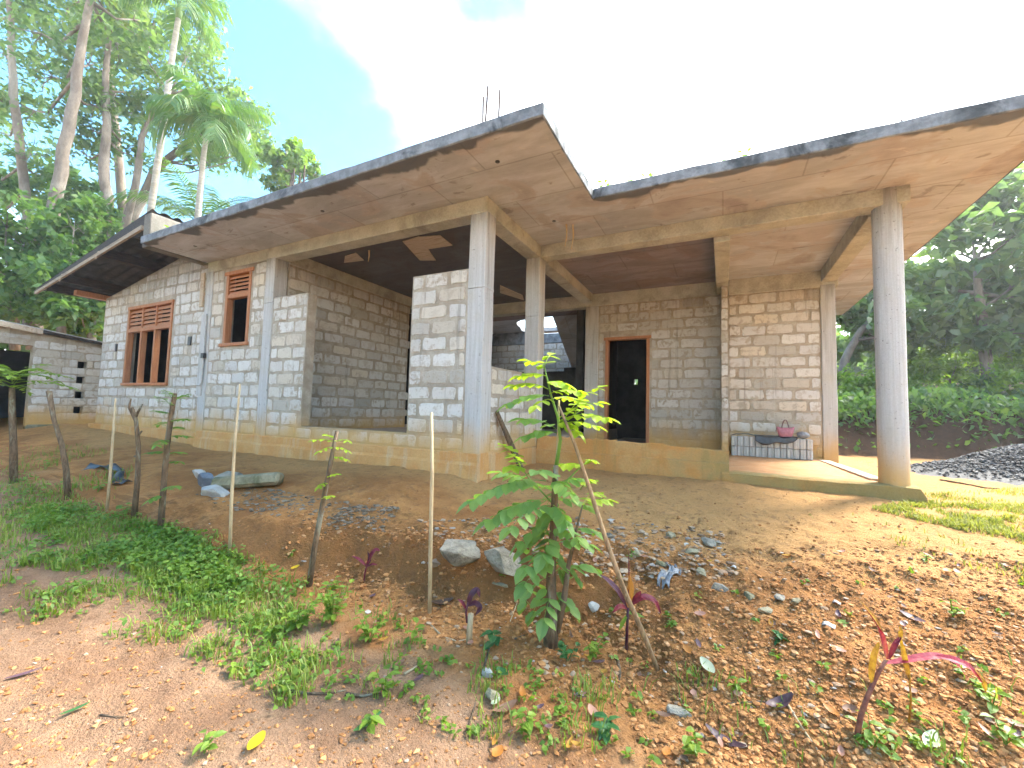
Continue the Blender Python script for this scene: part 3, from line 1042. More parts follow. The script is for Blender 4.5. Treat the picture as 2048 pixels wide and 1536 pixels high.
# ragged break round the stair hole, left side
rag = MB()
pts = [(-5.15, 9.302), (-3.9, 9.302), (-4.25, 9.38), (-4.6, 9.46), (-4.8, 9.62), (-4.93, 9.9), (-5.02, 10.3), (-5.14, 10.6)]
rag.add([(x, y, ZS + .003) for x, y in pts] + [(x, y, ZT - .003) for x, y in pts], [tuple(range(8)), tuple(range(8, 16))[::-1]] + [(i, i + 8, (i + 1) % 8 + 8, (i + 1) % 8) for i in range(8)])
part('broken_edge', rag, M['slab_soffit'], slab)


def ragged_edge(p0, p1, out, name='slab_edge'):
    """rendered edge band along the slab, slightly wavy and proud"""
    n = max(4, int(np.linalg.norm(np.array(p1) - np.array(p0)) / 0.07))
    v, f = [], []
    for i in range(n + 1):
        t = i / n
        x, y = p0[0] + (p1[0] - p0[0]) * t, p0[1] + (p1[1] - p0[1]) * t
        o = 0.012 + 0.008 * float(vnoise(x * 6, y * 6, 31))
        zb = ZS - 0.004 - 0.010 * abs(float(vnoise(x * 7 + 3, y * 7, 32)))
        zt = ZT + 0.008 + 0.014 * float(vnoise(x * 4, y * 4 + 9, 33))
        for (dd, z) in ((0.0, zb), (o, zb + .008), (o * 1.1, zt - .012), (o * .4, zt), (-.05, zt - .002)):
            v.append((x + out[0] * dd, y + out[1] * dd, z))
    for i in range(n):
        for k in range(4):
            f.append((i * 5 + k, i * 5 + k + 1, i * 5 + k + 6, i * 5 + k + 5))
    f.append((0, 1, 2, 3, 4))
    f.append(tuple(n * 5 + k for k in (4, 3, 2, 1, 0)))
    return part(name, MB().add(v, f), M['slab_edge'], slab)


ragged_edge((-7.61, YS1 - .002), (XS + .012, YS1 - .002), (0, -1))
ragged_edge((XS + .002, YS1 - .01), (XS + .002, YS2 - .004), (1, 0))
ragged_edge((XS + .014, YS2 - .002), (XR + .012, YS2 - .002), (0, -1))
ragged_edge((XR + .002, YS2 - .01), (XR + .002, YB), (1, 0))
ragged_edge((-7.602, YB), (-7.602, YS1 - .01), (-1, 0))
# ceiling bays cast on different formwork: dark ply, red ply, pale render
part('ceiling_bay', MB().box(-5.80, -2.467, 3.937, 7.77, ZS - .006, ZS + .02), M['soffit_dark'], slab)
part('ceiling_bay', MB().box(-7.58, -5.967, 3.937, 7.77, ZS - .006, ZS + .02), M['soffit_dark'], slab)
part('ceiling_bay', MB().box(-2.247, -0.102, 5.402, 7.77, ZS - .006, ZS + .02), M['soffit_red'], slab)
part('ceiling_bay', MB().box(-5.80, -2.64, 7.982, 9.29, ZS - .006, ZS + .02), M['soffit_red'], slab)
# conduit sleeves in the soffit
def onplane_z(px, py, z):
    d = fw + rt * (px - 1024) / FPX - up * (py - 768) / FPX
    return d * z / d[2]


for (px, py) in ((995, 323), (645, 422), (1108, 442), (390, 492), (1195, 522), (1288, 500), (1255, 518), (1237, 548), (940, 478)):
    c = onplane_z(px, py, ZS)
    mb = MB().tube([(c[0], c[1], ZS - .006), (c[0], c[1], ZS + .03)], .022, 12)
    part('ceiling_sleeve', mb, M['black_plastic'], slab)
# plywood scraps still stuck to the ceiling
for (q, dz) in ((((805, 482), (838, 472), (872, 520), (840, 520)), .012), (((838, 473), (880, 470), (905, 490), (852, 498)), .022), (((690, 512), (712, 505), (728, 520), (688, 525)), .012), (((1000, 570), (1045, 590), (1048, 600), (1000, 585)), .012)):
    P = [onplane_z(px, py, ZS - dz) for px, py in q]
    mb = MB().add([(p[0], p[1], ZS - dz) for p in P] + [(p[0], p[1], ZS - dz - .008) for p in P], [(0, 1, 2, 3), (7, 6, 5, 4)] + [(i, i + 4, (i + 1) % 4 + 4, (i + 1) % 4) for i in range(4)])
    part('plywood_scrap', mb, M['wood_pale'], slab)
# hanging splinters
for (px, py, l) in ((738, 500, .17), (1145, 480, .30), (1132, 482, .27)):
    c = onplane_z(px, py, ZS - .0)
    if l > .2:
        c = np.array([*(at(px, 478, 5.1)[:2]), ZS])
    part('hanging_splinter', MB().tube([(c[0], c[1], ZS + .01), (c[0] + .01, c[1], ZS - l * .5), (c[0] - .015, c[1] + .01, ZS - l)], [.012, .010, .006], 6), M['bare_stake'], slab)
# starter bars standing on the slab
for (x, y, h, lean) in ((-2.06, 3.30, .74, .03), (-2.075, 3.31, .66, -.01), (-1.905, 3.30, .66, .01), (-5.20, 3.6, .80, .0), (-5.27, 3.55, .85, .01), (-5.13, 3.62, .9, -.01), (1.62, 5.3, .62, -.02)):
    part('starter_bar', MB().tube([(x, y, ZT - .02), (x + lean * .5, y, ZT + h * .5), (x + lean, y, ZT + h)], .011, 6), M['rebar_rust'], slab)
# upstand at the left end of the slab
hp('upstand', MB().bbox(-7.86, -7.66, 2.95, 8.0, 2.30, 2.82, .012), 'parapet_render')

# --- porch
def onY(px, py, y):
    d = fw + rt * (px - 1024) / FPX - up * (py - 768) / FPX
    return d * y / d[1]


pf = MB()
pf.box(XC - .2, 1.36, 5.40, 7.80, -1.0, -0.615)
hp('porch_floor', pf, 'plinth')
# dirt laid over the open bay
df = MB()
n = 14
v = []
for i in range(n + 1):
    for k in range(n + 1):
        x, y = 0.02 + 1.32 * i / n, 5.30 + 2.45 * k / n
        v.append((x, y, -0.611 + .012 * float(vnoise(x * 5, y * 5, 41)) + .005))
f = [(i * (n + 1) + k, (i + 1) * (n + 1) + k, (i + 1) * (n + 1) + k + 1, i * (n + 1) + k + 1) for i in range(n) for k in range(n)]
df.add(v, f)
hp('dirt_floor', df, 'floor_dirt', smooth=True)
# kerb along the porch front with a broken right end
kb = MB()
n = 40
v, f = [], []
for i in range(n + 1):
    x = -0.02 + 1.63 * i / n
    w_ = .008 * float(vnoise(x * 9, 1, 42))
    zt = -0.605 + .008 * float(vnoise(x * 8, 2, 43))
    e = 0.05 if i == n else 0
    v += [(x + e, 5.17 + w_ - .03, -1.0), (x + e * .8, 5.185 + w_ - .03, -0.70), (x, 5.18 + w_ - .02, zt - .015), (x, 5.20 + w_, zt), (x, 5.42, zt - .004), (x + e, 5.43, -1.0)]
for i in range(n):
    for k in range(5):
        f.append((i * 6 + k, (i + 1) * 6 + k, (i + 1) * 6 + k + 1, i * 6 + k + 1))
f += [tuple(range(6)), tuple(n * 6 + k for k in range(5, -1, -1))]
kb.add(v, f)
hp('kerb', kb, 'low_wall_render')
# low wall with ragged top, ledge below
lw = MB()
n = 60
v, f = [], []
for i in range(n + 1):
    x = XC + .004 + (0.05 - XC - .004) * i / n
    zt = -0.335 + .03 * float(vnoise(x * 2.6, 0, 44)) + .02 * float(vnoise(x * 9, 0, 45)) - .03 * sstep(-1.3, 0.05, x)
    if x < -1.2:
        zt = -0.325 - .006 * (i % 3)
    e = .012 * float(vnoise(x * 6, 5, 46))
    v += [(x, 5.175 + e, -1.0), (x, 5.175 + e, -.522), (x, 5.20 + e, -.508), (x, 5.20 + e, zt - .01), (x, 5.21 + e, zt), (x, 5.34, zt - .01), (x, 5.345, -1.0)]
for i in range(n):
    for k in range(6):
        f.append((i * 7 + k, (i + 1) * 7 + k, (i + 1) * 7 + k + 1, i * 7 + k + 1))
f += [tuple(range(7)), tuple(n * 7 + k for k in range(6, -1, -1))]
lw.add(v, f)
hp('low_wall', lw, 'low_wall_render')
# side wall between the two corner columns
w = hp('wall', MB().box(-2.40, XC - .012, 3.93, 5.18, -0.47, 0.475), 'mortar')
lay(HOUSE_BLOCKS, w, '+x', XC - .012, .06, 3.93, 5.18, -0.47, 0.475, pl=.36, joint=.045, seed=5)
hp('plinth', MB().bbox(-2.42, XC + .012, 3.93, 5.182, -1.1, -0.472, .01), 'plinth')

# --- rear porch wall with the door
DOOR = (-1.995, -1.19, -0.62, 1.425)
w = hp('wall', core(-2.14, -0.03, 7.79, 7.93, -0.62, 2.05, [DOOR]), 'mortar')
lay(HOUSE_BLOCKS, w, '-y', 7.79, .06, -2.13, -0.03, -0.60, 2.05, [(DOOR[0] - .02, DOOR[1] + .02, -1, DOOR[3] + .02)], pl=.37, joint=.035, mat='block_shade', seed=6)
w = hp('wall', core(0.06, 1.335, 7.79, 7.93, -0.62, 2.03), 'mortar')
lay(HOUSE_BLOCKS, w, '-y', 7.79, .06, 0.07, 1.335, -0.60, 2.03, pl=.38, joint=.035, mat='block_face', seed=7)
# thin partition, seen end-on
w = hp('wall', core(-0.03, 0.062, 7.30, 7.93, -0.62, 2.058), 'mortar')
lay(HOUSE_BLOCKS, w, '-y', 7.30, .4, -0.034, 0.066, -0.60, 2.05, pl=.34, joint=.012, mat='block_face', seed=8)
# door frame
dfm = empty('door_frame')
dfm.parent = house
y0, y1 = 7.772, 7.90
part('jamb', MB().bbox(DOOR[0], DOOR[0] + .055, y0, y1, -.61, DOOR[3] - .056), M['wood_primer'], dfm, rel=True)
part('jamb', MB().bbox(DOOR[1] - .055, DOOR[1], y0, y1, -.61, DOOR[3] - .056), M['wood_primer'], dfm, rel=True)
part('door_head', MB().bbox(DOOR[0] - .03, DOOR[1] + .03, y0 - .004, y1, DOOR[3] - .055, DOOR[3]), M['wood_primer'], dfm, rel=True)

# --- left inner wall of the front room, toothed at its far end
w = hp('wall', core(-5.95, -5.812, 3.94, 6.64, -0.40, 2.10, axis='y'), 'mortar')
lay(HOUSE_BLOCKS, w, '+x', -5.812, .13, 3.94, 6.60, -0.38, 2.09, [(6.12, 6.18, .66, .74)], pl=.37, joint=.035, mat='block_face', seed=9, tooth=.13)
# --- rear walls of the hall seen past the columns
w = hp('wall', core(-8.0, -2.66, 10.9, 11.05, -0.7, 1.92), 'mortar')
lay(HOUSE_BLOCKS, w, '-y', 10.9, .05, -6.6, -3.0, -0.6, 1.92, pl=.38, seed=10)
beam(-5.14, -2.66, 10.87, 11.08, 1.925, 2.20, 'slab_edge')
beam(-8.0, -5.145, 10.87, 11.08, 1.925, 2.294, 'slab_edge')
column(-6.15, -5.95, 9.9, 10.1, -0.7, 2.29)
# stair flight rising towards the porch
st = MB()
st.add([(x, y, z) for x in (-3.68, -2.66) for (y, z) in ((9.28, 2.30), (10.87, 1.13), (10.87, 1.26), (9.28, 2.44))], [(0, 1, 2, 3), (7, 6, 5, 4), (0, 4, 5, 1), (2, 6, 7, 3), (1, 5, 6, 2), (0, 3, 7, 4)])
hp('stair_flight', st, 'slab_soffit')
hp('wall', MB().box(-3.69, -2.66, 10.2, 10.86, -0.7, 1.14), 'painted_shade')  # near-black box standing for the shade under the landing
hp('wall', MB().box(-4.35, -2.66, 9.05, 9.17, -0.7, 0.93), 'painted_shade')  # added near-black sheet standing for the unlit space below the stair
# --- unlit rooms: floors, and walls mostly coloured near-black as shade
hp('room_floor', MB().box(-7.9, -2.47, 3.9, 11.0, -0.9, -0.40).box(-2.3, 1.5, 7.95, 11.0, -0.9, -0.62), 'inner_render')
rooms = MB()
rooms.box(-2.64, -2.50, 8.0, 11.2, -0.8, ZS)
hp('wall', rooms, 'painted_shade')
hp('wall', core(-2.5, 1.5, 10.95, 11.1, -0.8, ZS, [(-2.06, -1.96, .74, .89)]), 'painted_shade')
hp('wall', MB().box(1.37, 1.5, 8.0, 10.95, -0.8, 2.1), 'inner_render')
hp('wall', MB().box(-7.74, -7.6, 3.94, 11.2, -0.8, ZS), 'painted_shade')
hp('wall', MB().box(-7.58, -5.96, 7.8, 7.92, -0.8, 2.28), 'painted_shade')
hp('wall', MB().box(-5.95, -5.83, 7.99, 9.88, -0.8, 2.28), 'painted_shade')

# --- windows
def window(x0, x1, z0, z1, rail, y, lights, slats, horn):
    wd = empty('window')
    wd.parent = house
    wood = M['wood_primer']
    fwid = 0.062
    d0, d1 = y - .012, y + .085

    def p(name, par, *a, b=.005):
        return part(name, MB().bbox(*a, b), wood, par)
    p('jamb', wd, x0, x0 + fwid, d0, d1, z0 + .052, z1 - .06)
    p('jamb', wd, x1 - fwid, x1, d0, d1, z0 + .052, z1 - .06)
    p('window_head', wd, x0 - horn, x1 + horn, d0 - .006, d1, z1 - .058, z1)
    p('sill', wd, x0 - horn - .01, x1 + horn * .6, d0 - .02, d1, z0, z0 + .05)
    p('rail', wd, x0 + fwid + .001, x1 - fwid - .001, d0 + .003, d1, rail - .033, rail + .033)
    iw = (x1 - x0 - 2 * fwid)
    bw = iw / lights
    for k in range(1, lights):
        xm = x0 + fwid + bw * k
        p('mullion', wd, xm - .026, xm + .026, d0 + .002, d1, z0 + .052, rail - .035)
        p('mullion', wd, xm - .02, xm + .02, d0 + .004, d1, rail + .035, z1 - .06)
    ph = (z1 - .06 - rail - .035)
    for k in range(lights):
        a, b_ = x0 + fwid + bw * k + (.021 if k else .001), x0 + fwid + bw * (k + 1) - (.021 if k < lights - 1 else .001)
        for s_ in range(slats):
            zc = rail + .035 + ph * (s_ + .5) / slats
            hh = ph / slats * .36
            mb = MB().prism([(a, 0), (b_, 0), (b_, 1), (a, 1)], 0, 1)
            mb.v = [(x, y + .004 + .05 * yy + (zz_ * .02), zc - hh + zz_ * 2 * hh - .032 * (1 - yy) + .016) for (x, yy, zz_) in mb.v]
            part('louvre_slat', mb, wood, wd)
    return wd


window(-10.37, -8.71, 0.27, 1.80, 1.33, 3.78, 3, 5, .01)
window(-7.02, -6.37, 0.87, 2.06, 1.66, YF + .012, 1, 5, .05)

# --- left wing
def wing_top(x):
    return 2.66 + 0.163 * (x + 7.9)


WIN = (-10.37, -8.71, 0.27, 1.80)
mb = core(-11.45, -7.602, 3.79, 3.93, -0.9, 1.96, [WIN])
mb.prism([(-11.45, 1.961), (-7.602, 1.961), (-7.602, wing_top(-7.602)), (-11.45, wing_top(-11.45))], 3.79, 3.93)
w = hp('wall', mb, 'mortar')
lay(HOUSE_BLOCKS, w, '-y', 3.79, .06, -11.45, -7.61, -0.49, 2.9, [(WIN[0] - .05, WIN[1] + .05, WIN[2] - .03, WIN[3] + .04), (-10.82, -10.74, .93, 1.12), (-8.14, -8.03, .93, 1.12)], ztop=wing_top, pl=.37, seed=12)
for (a, b_) in ((-10.81, -10.75), (-8.13, -8.04)):
    hp('wall_socket', MB().box(a, b_, 3.77, 3.80, .95, 1.1), 'black_plastic')
hp('plinth', MB().bbox(-11.6, -7.605, 3.73, 3.93, -1.2, -0.495, .015), 'plinth')
w = hp('wall', MB().box(-11.45, -11.31, 3.932, 8.0, -0.9, 2.02), 'mortar')
hp('wall', MB().box(-11.3, -7.75, 6.4, 6.5, -0.9, 2.7), 'painted_shade')
hp('wall', MB().box(-11.30, -11.27, 3.94, 6.4, -0.9, 2.1), 'painted_shade')
hp('room_floor', MB().box(-11.3, -7.75, 3.94, 6.4, -1.2, -0.45), 'painted_shade')
# corrugated lean-to roof
rs = MB()
ys = np.arange(3.06, 8.25, 0.0295)
prof = 0.018 * np.cos((ys - 3.06) / 0.177 * 2 * math.pi)
v, f = [], []
m_ = len(ys)
for x in (-12.5, -11.0, -9.5, -7.92):
    z = 2.94 + 0.165 * (x + 8.03)
    v += [(x, y, z + pz_) for y, pz_ in zip(ys, prof)]
for r_ in range(3):
    for i in range(m_ - 1):
        f.append((r_ * m_ + i, (r_ + 1) * m_ + i, (r_ + 1) * m_ + i + 1, r_ * m_ + i + 1))
rs.add(v, f)
roof = hp('roof_sheet', rs, 'asbestos_sheet', smooth=True)


def sloped(x0, x1, y0, y1, zt0, zt1, h0, h1):
    return MB().add([(x0, y0, zt0 - h0), (x1, y0, zt1 - h1), (x1, y0, zt1), (x0, y0, zt0), (x0, y1, zt0 - h0), (x1, y1, zt1 - h1), (x1, y1, zt1), (x0, y1, zt0)],
                    [(0, 1, 2, 3), (7, 6, 5, 4), (0, 4, 5, 1), (3, 2, 6, 7), (0, 3, 7, 4), (1, 5, 6, 2)])


part('barge_board', sloped(-12.5, -8.02, 3.032, 3.055, 2.165, 2.92, .07, .22), M['wood_dark'], roof)
part('batten', sloped(-12.32, -8.06, 2.995, 3.03, 2.115, 2.715, .05, .07), M['batten_wood'], roof)
for x in (-11.9, -11.25, -9.67, -8.6):
    zt = 2.905 + 0.165 * (x + 8.03)
    part('purlin', MB().box(x - .04, x + .04, 3.06, 7.9, zt - .16, zt - .005), M['wood_dark'], roof)
for x in (-11.1, -9.6):
    z = 2.05 + .141 * (x + 12.32)
    part('batten_peg', MB().tube([(x, 2.99, z - .04), (x + .02, 3.02, z + .10)], .012, 6), M['wood_pale'], roof)
part('rafter_end', MB().box(-11.62, -11.5, 3.35, 3.95, 2.06, 2.16), M['wood_primer'], roof)
# drain pipe and board on the joint of wing and main front
hp('board_strip', MB().bbox(-7.70, -7.60, YF - .035, YF - .004, 1.55, 2.12, .006), 'wood_pale')
hp('wall_pipe', MB().tube([(-7.47, YF - .02, 1.42), (-7.47, YF - .02, 0.32), (-7.50, YF - .03, 0.26), (-7.58, YF - .03, 0.27)], .013, 8), 'pvc_grey')
hp('board_strip', MB().bbox(-7.62, -7.48, YF - .018, YF - .003, 0.1, 1.42, .004), 'cast_column')
hp('pipe_bracket', MB().box(-7.50, -7.42, YF - .05, YF - .01, .70, .78), 'black_plastic')
hp('drain_pipe', MB().tube([(-6.50, YF - .14, -.775), (-6.18, YF - .20, -.80)], .028, 10), 'pvc_grey')
emit_blocks(HOUSE_BLOCKS, house, 300)
print('house blocks', len(HOUSE_BLOCKS))

# ------------------------------------------------------------------ shed
shed = thing('shed', (-13.4, 3.4, -0.6), 'low block shed with sloping sheet roof and square vent holes beside the house', 'shed')
SB = []
XSH = -12.6
vents = [(3.80, 3.94, .66, .81), (3.80, 3.94, .33, .48), (3.80, 3.94, 0.0, .15), (3.80, 3.94, -.33, -.18)]
ent = (1.7, 3.12, -1.0, 1.05)
w = part('wall', core(XSH - .14, XSH, 1.2, 5.2, -0.9, 1.10, vents + [ent], 'y'), M['mortar'], shed)
lay(SB, w, '+x', XSH, .06, 1.2, 5.2, -0.48, 1.26, vents + [ent], pz=.165, pl=.40, joint=.025, ztop=lambda y: 1.33 - .125 * (y - 2.7), mat='block_face', seed=20)
part('wall', MB().add([(XSH - .14, 1.2, 1.101), (XSH, 1.2, 1.101), (XSH, 5.2, 1.101), (XSH - .14, 5.2, 1.101), (XSH - .14, 1.2, 1.50), (XSH, 1.2, 1.50), (XSH, 5.2, 1.12), (XSH - .14, 5.2, 1.12)], [(0, 1, 2, 3), (7, 6, 5, 4), (0, 4, 5, 1), (1, 5, 6, 2), (2, 6, 7, 3), (3, 7, 4, 0)]), M['mortar'], shed)
part('plinth', MB().bbox(XSH - .16, XSH + .04, 3.12, 5.2, -1.1, -.56, .03), M['rock_moss'], shed)
part('wall', MB().box(-15.4, -15.26, 1.2, 5.2, -0.9, 1.1).box(-15.25, XSH - .15, 5.06, 5.2, -.9, 1.05).box(-15.25, XSH - .15, 1.2, 1.34, -.9, 1.4), M['painted_shade'], shed)
v, f = [], []
xs_ = np.arange(-15.7, XSH + .16, .03)
for y in (0.9, 2.9, 5.5):
    z = 1.47 - 0.125 * (y - 2.65)
    v += [(x, y, z + .018 * math.cos(x / .177 * 2 * math.pi)) for x in xs_]
n = len(xs_)
f = [(r_ * n + i, r_ * n + i + 1, (r_ + 1) * n + i + 1, (r_ + 1) * n + i) for r_ in range(2) for i in range(n - 1)]
rf = part('roof_sheet', MB().add(v, f), M['shed_sheet'], shed, True)
mb = MB().add([(x, y, 1.455 - .125 * (y - 2.65) + dz) for y in (.9, 3.2) for x in (XSH + .10, XSH + .145) for dz in (-.1, 0)], [(0, 1, 3, 2), (4, 6, 7, 5), (0, 4, 5, 1), (2, 3, 7, 6), (0, 2, 6, 4), (1, 5, 7, 3)])
part('fascia_board', mb, M['wood_pale'], rf)
mb = MB().add([(x, y, 1.455 - .125 * (y - 2.65) + dz) for y in (3.201, 5.5) for x in (XSH + .11, XSH + .14) for dz in (-.06, -.01)], [(0, 1, 3, 2), (4, 6, 7, 5), (0, 4, 5, 1), (2, 3, 7, 6), (0, 2, 6, 4), (1, 5, 7, 3)])
part('fascia_board', mb, M['wood_dark'], rf)
emit_blocks(SB, shed, 90)

# ------------------------------------------------------------------ things on the porch
def joined(store):
    return np.concatenate([s for s in store])


grp = 'cement blocks stacked on the porch'
STK = MB()
v0, fcs = VAR[0]
k = 0
NB = 13
for row in range(2):
    for i in range(NB):
        x0 = 0.105 + 1.05 * i / NB
        wd = 1.05 / NB - 0.006
        z0 = -0.604 + row * 0.152
        mb = MB()
        rr = random.uniform
        y0 = 7.40 + rr(-.008, .008)
        # upright slab block: two ribs on the end face
        mb.bbox(0, wd, 0, .19, 0, .146, .006)
        mb.bbox(wd * .08, wd * .42, -.006, .05, .006, .140, .004)
        mb.bbox(wd * .56, wd * .92, -.006, .05, .006, .140, .004)
        mb.v = [(x + x0, y + y0, z + z0) for x, y, z in mb.v]
        ORD = ('first', 'second', 'third', 'fourth', 'fifth', 'sixth', 'seventh', 'eighth', 'ninth', 'tenth', 'eleventh', 'twelfth', 'thirteenth')
        where = ('at its left end' if i == 0 else 'at its right end' if i == NB - 1 else ORD[i] + ' from its left end')
        base = empty('cement_block', (x0 + wd / 2, y0 + .1, z0))
        tag(base, 'cement block in %s layer of porch stack, %s' % (('lower', 'upper')[row], where), 'block', grp)
        part('block_body', mb, M['stack_block'], base)


def cloth(name, outline_fn, nu, nv, mat, label, cat):
    v, f = [], []
    for i in range(nu + 1):
        for j in range(nv + 1):
            v.append(outline_fn(i / nu, j / nv))
    for i in range(nu):
        for j in range(nv):
            a = i * (nv + 1) + j
            f.append((a, a + nv + 1, a + nv + 2, a + 1))
    top = len(v)
    mb = MB().add(v, f)
    ob = mb.build(name, M[mat], None, True)
    md = ob.modifiers.new('thick', 'SOLIDIFY')
    md.thickness = .004
    return tag(ob, label, cat)


ZK = -0.298


def sheet1(u, w_):
    x = 0.42 + .55 * u
    y = 7.36 + .25 * w_
    hang = max(0, .42 - w_) / .42
    z = ZK + .012 + .018 * float(vnoise(x * 14, y * 14, 51)) + .012
    if hang > 0:
        edge = (.13 + .03 * math.sin(u * 9)) * math.sin(math.pi * min(1, .12 + u * .88)) ** .6
        z -= edge * hang
        y = 7.375 - .02 * hang - .012 * float(vnoise(x * 18, hang * 4, 52))
    return (x, y, z)


cloth('plastic_sheet', sheet1, 26, 14, 'black_plastic', 'black plastic sheet hanging over the front of the cement block stack', 'sheet')
cloth('plastic_sheet', lambda u, w_: (0.11 + .34 * u, 7.42 + .14 * w_, ZK + .012 + .035 * math.sin(math.pi * u) * (1 - .5 * w_) + .014 * float(vnoise(u * 7, w_ * 4, 53))), 16, 8, 'black_plastic', 'crumpled black plastic sheet on the left end of the cement block stack', 'sheet')
bagp = MB()
cb = np.array([0.965, 7.47, ZK + .075])
for i, (ph, r_) in enumerate(((-90, 0), (-60, .5), (-30, .86), (0, 1), (30, .86), (60, .5), (90, .0))):
    pass
ico = [(0, 0, -1)]
v, f = [], []
for i in range(7):
    ph = math.pi * (i / 6 - .5)
    for k in range(12):
        a = 2 * math.pi * k / 12
        rr = 1 + .35 * float(vnoise(k * 1.7, i * 2.3, 54))
        v.append((1.04 + .09 * math.cos(ph) * math.cos(a) * rr, 7.47 + .06 * math.cos(ph) * math.sin(a) * rr, ZK + .052 + .052 * math.sin(ph) * rr))
f = [(i * 12 + k, i * 12 + (k + 1) % 12, (i + 1) * 12 + (k + 1) % 12, (i + 1) * 12 + k) for i in range(6) for k in range(12)]
tag(MB().add(v, f).build('plastic_bag', M['grey_plastic'], None, True), 'crumpled grey plastic bag lying beside the pink handbag', 'bag')
# handbag: flared tote with two looped handles
hb = thing('handbag', (0.82, 7.44, ZK + .014), 'pink leather handbag with two handles standing on the block stack', 'handbag')
v, f = [], []
lev = [(0, .072, .042), (.012, .084, .05), (.06, .098, .052), (.11, .108, .045), (.15, .116, .03), (.155, .113, .026), (.11, .100, .034)]
nn = 24
for (z, hx, hy) in lev:
    for k in range(nn):
        a = 2 * math.pi * k / nn
        c_, s_ = math.cos(a), math.sin(a)
        e = 0.62
        x = hx * math.copysign(abs(c_) ** e, c_)
        y = hy * math.copysign(abs(s_) ** e, s_)
        sag = -.018 * (1 - abs(x / hx) ** 2) * (z > .12) if hx else 0
        v.append((x, y + .004 * float(vnoise(x * 30, z * 30, 56)), z + sag))
f = [(i * nn + k, i * nn + (k + 1) % nn, (i + 1) * nn + (k + 1) % nn, (i + 1) * nn + k) for i in range(len(lev) - 1) for k in range(nn)]
f += [tuple(range(nn))[::-1], tuple(range((len(lev) - 1) * nn, len(lev) * nn))]
MB().add(v, f).build('bag_body', M['pink_leather'], hb, True)
for y in (-.034, .03):
    pts = [(-.052 + .104 * t, y + .006 * math.sin(9 * t), .09 + .165 * math.sin(math.pi * t) ** .8) for t in np.linspace(0, 1, 15)]
    MB().tube(pts, .0042, 6).build('handle', M['strap_leather'], hb, True)
MB().tube([(-.112, -.01, .13), (-.12, -.015, .09), (-.116, -.015, .06)], [.006, .007, .003], 6).build('tassel', M['strap_leather'], hb, True)
# plank edging the dirt floor
pk = MB().bbox(-.065, .065, -1.02, 1.02, 0, .035, .004)
po = pk.build('plank', M['wood_pale'])
po.location = (1.335, 6.46, -.622)
po.rotation_euler = (R(-.3), 0, R(2.2))
tag(po, 'long pale plank lying between the round column and the block stack', 'plank')
# timber leaning in the corner by the front column
a_, b_ = np.array([-2.14, 4.55, -.73]), np.array([-2.222, 4.02, -.02])
mb = MB().tube([a_ + (b_ - a_) * t for t in np.linspace(0, 1, 5)], [.034, .036, .036, .033, .026], 6, wob=.12)
tag(mb.build('timber_offcut', M['bark_stick']), 'weathered timber leaning on the side wall behind the front corner column', 'timber')

# ------------------------------------------------------------------ foliage helpers
def unit(a):
    return a / (np.linalg.norm(a, axis=-1, keepdims=True) + 1e-9)


def leaf_cloud(C, L, Wd, up_bias=0.7, droop=0.25, rs=rng, jit=0.35):
    n = len(C)
    nr = unit(rs.normal(size=(n, 3)) + np.array([0, 0, up_bias * 1.6]))
    a = unit(np.cross(nr, rs.normal(size=(n, 3))))
    b = np.cross(nr, a)
    l = (L * (1 + jit * rs.uniform(-1, 1, n)))[:, None]
    w = (Wd * (1 + jit * rs.uniform(-1, 1, n)))[:, None]
    base = C - a * l * .5
    tip = C + a * l * .5 - np.array([0, 0, 1.]) * l * droop
    lf = C + b * w * .5 - a * l * .08 + nr * w * .12
    rg = C - b * w * .5 - a * l * .08 + nr * w * .12
    v = np.stack([base, rg, tip, lf], 1).reshape(-1, 3)
    f = np.arange(n * 4).reshape(n, 4)
    return v, f


def clump_points(c, r, n, rs, sub=11, flat=0.8):
    """points gathered in sub-clumps through a crown lobe"""
    s = unit(rs.normal(size=(sub, 3))) * (rs.uniform(.25, 1, (sub, 1)) ** .5) * r
    s[:, 2] *= flat
    k = rs.integers(0, sub, n)
    p = s[k] + rs.normal(size=(n, 3)) * r * .20
    return c + p


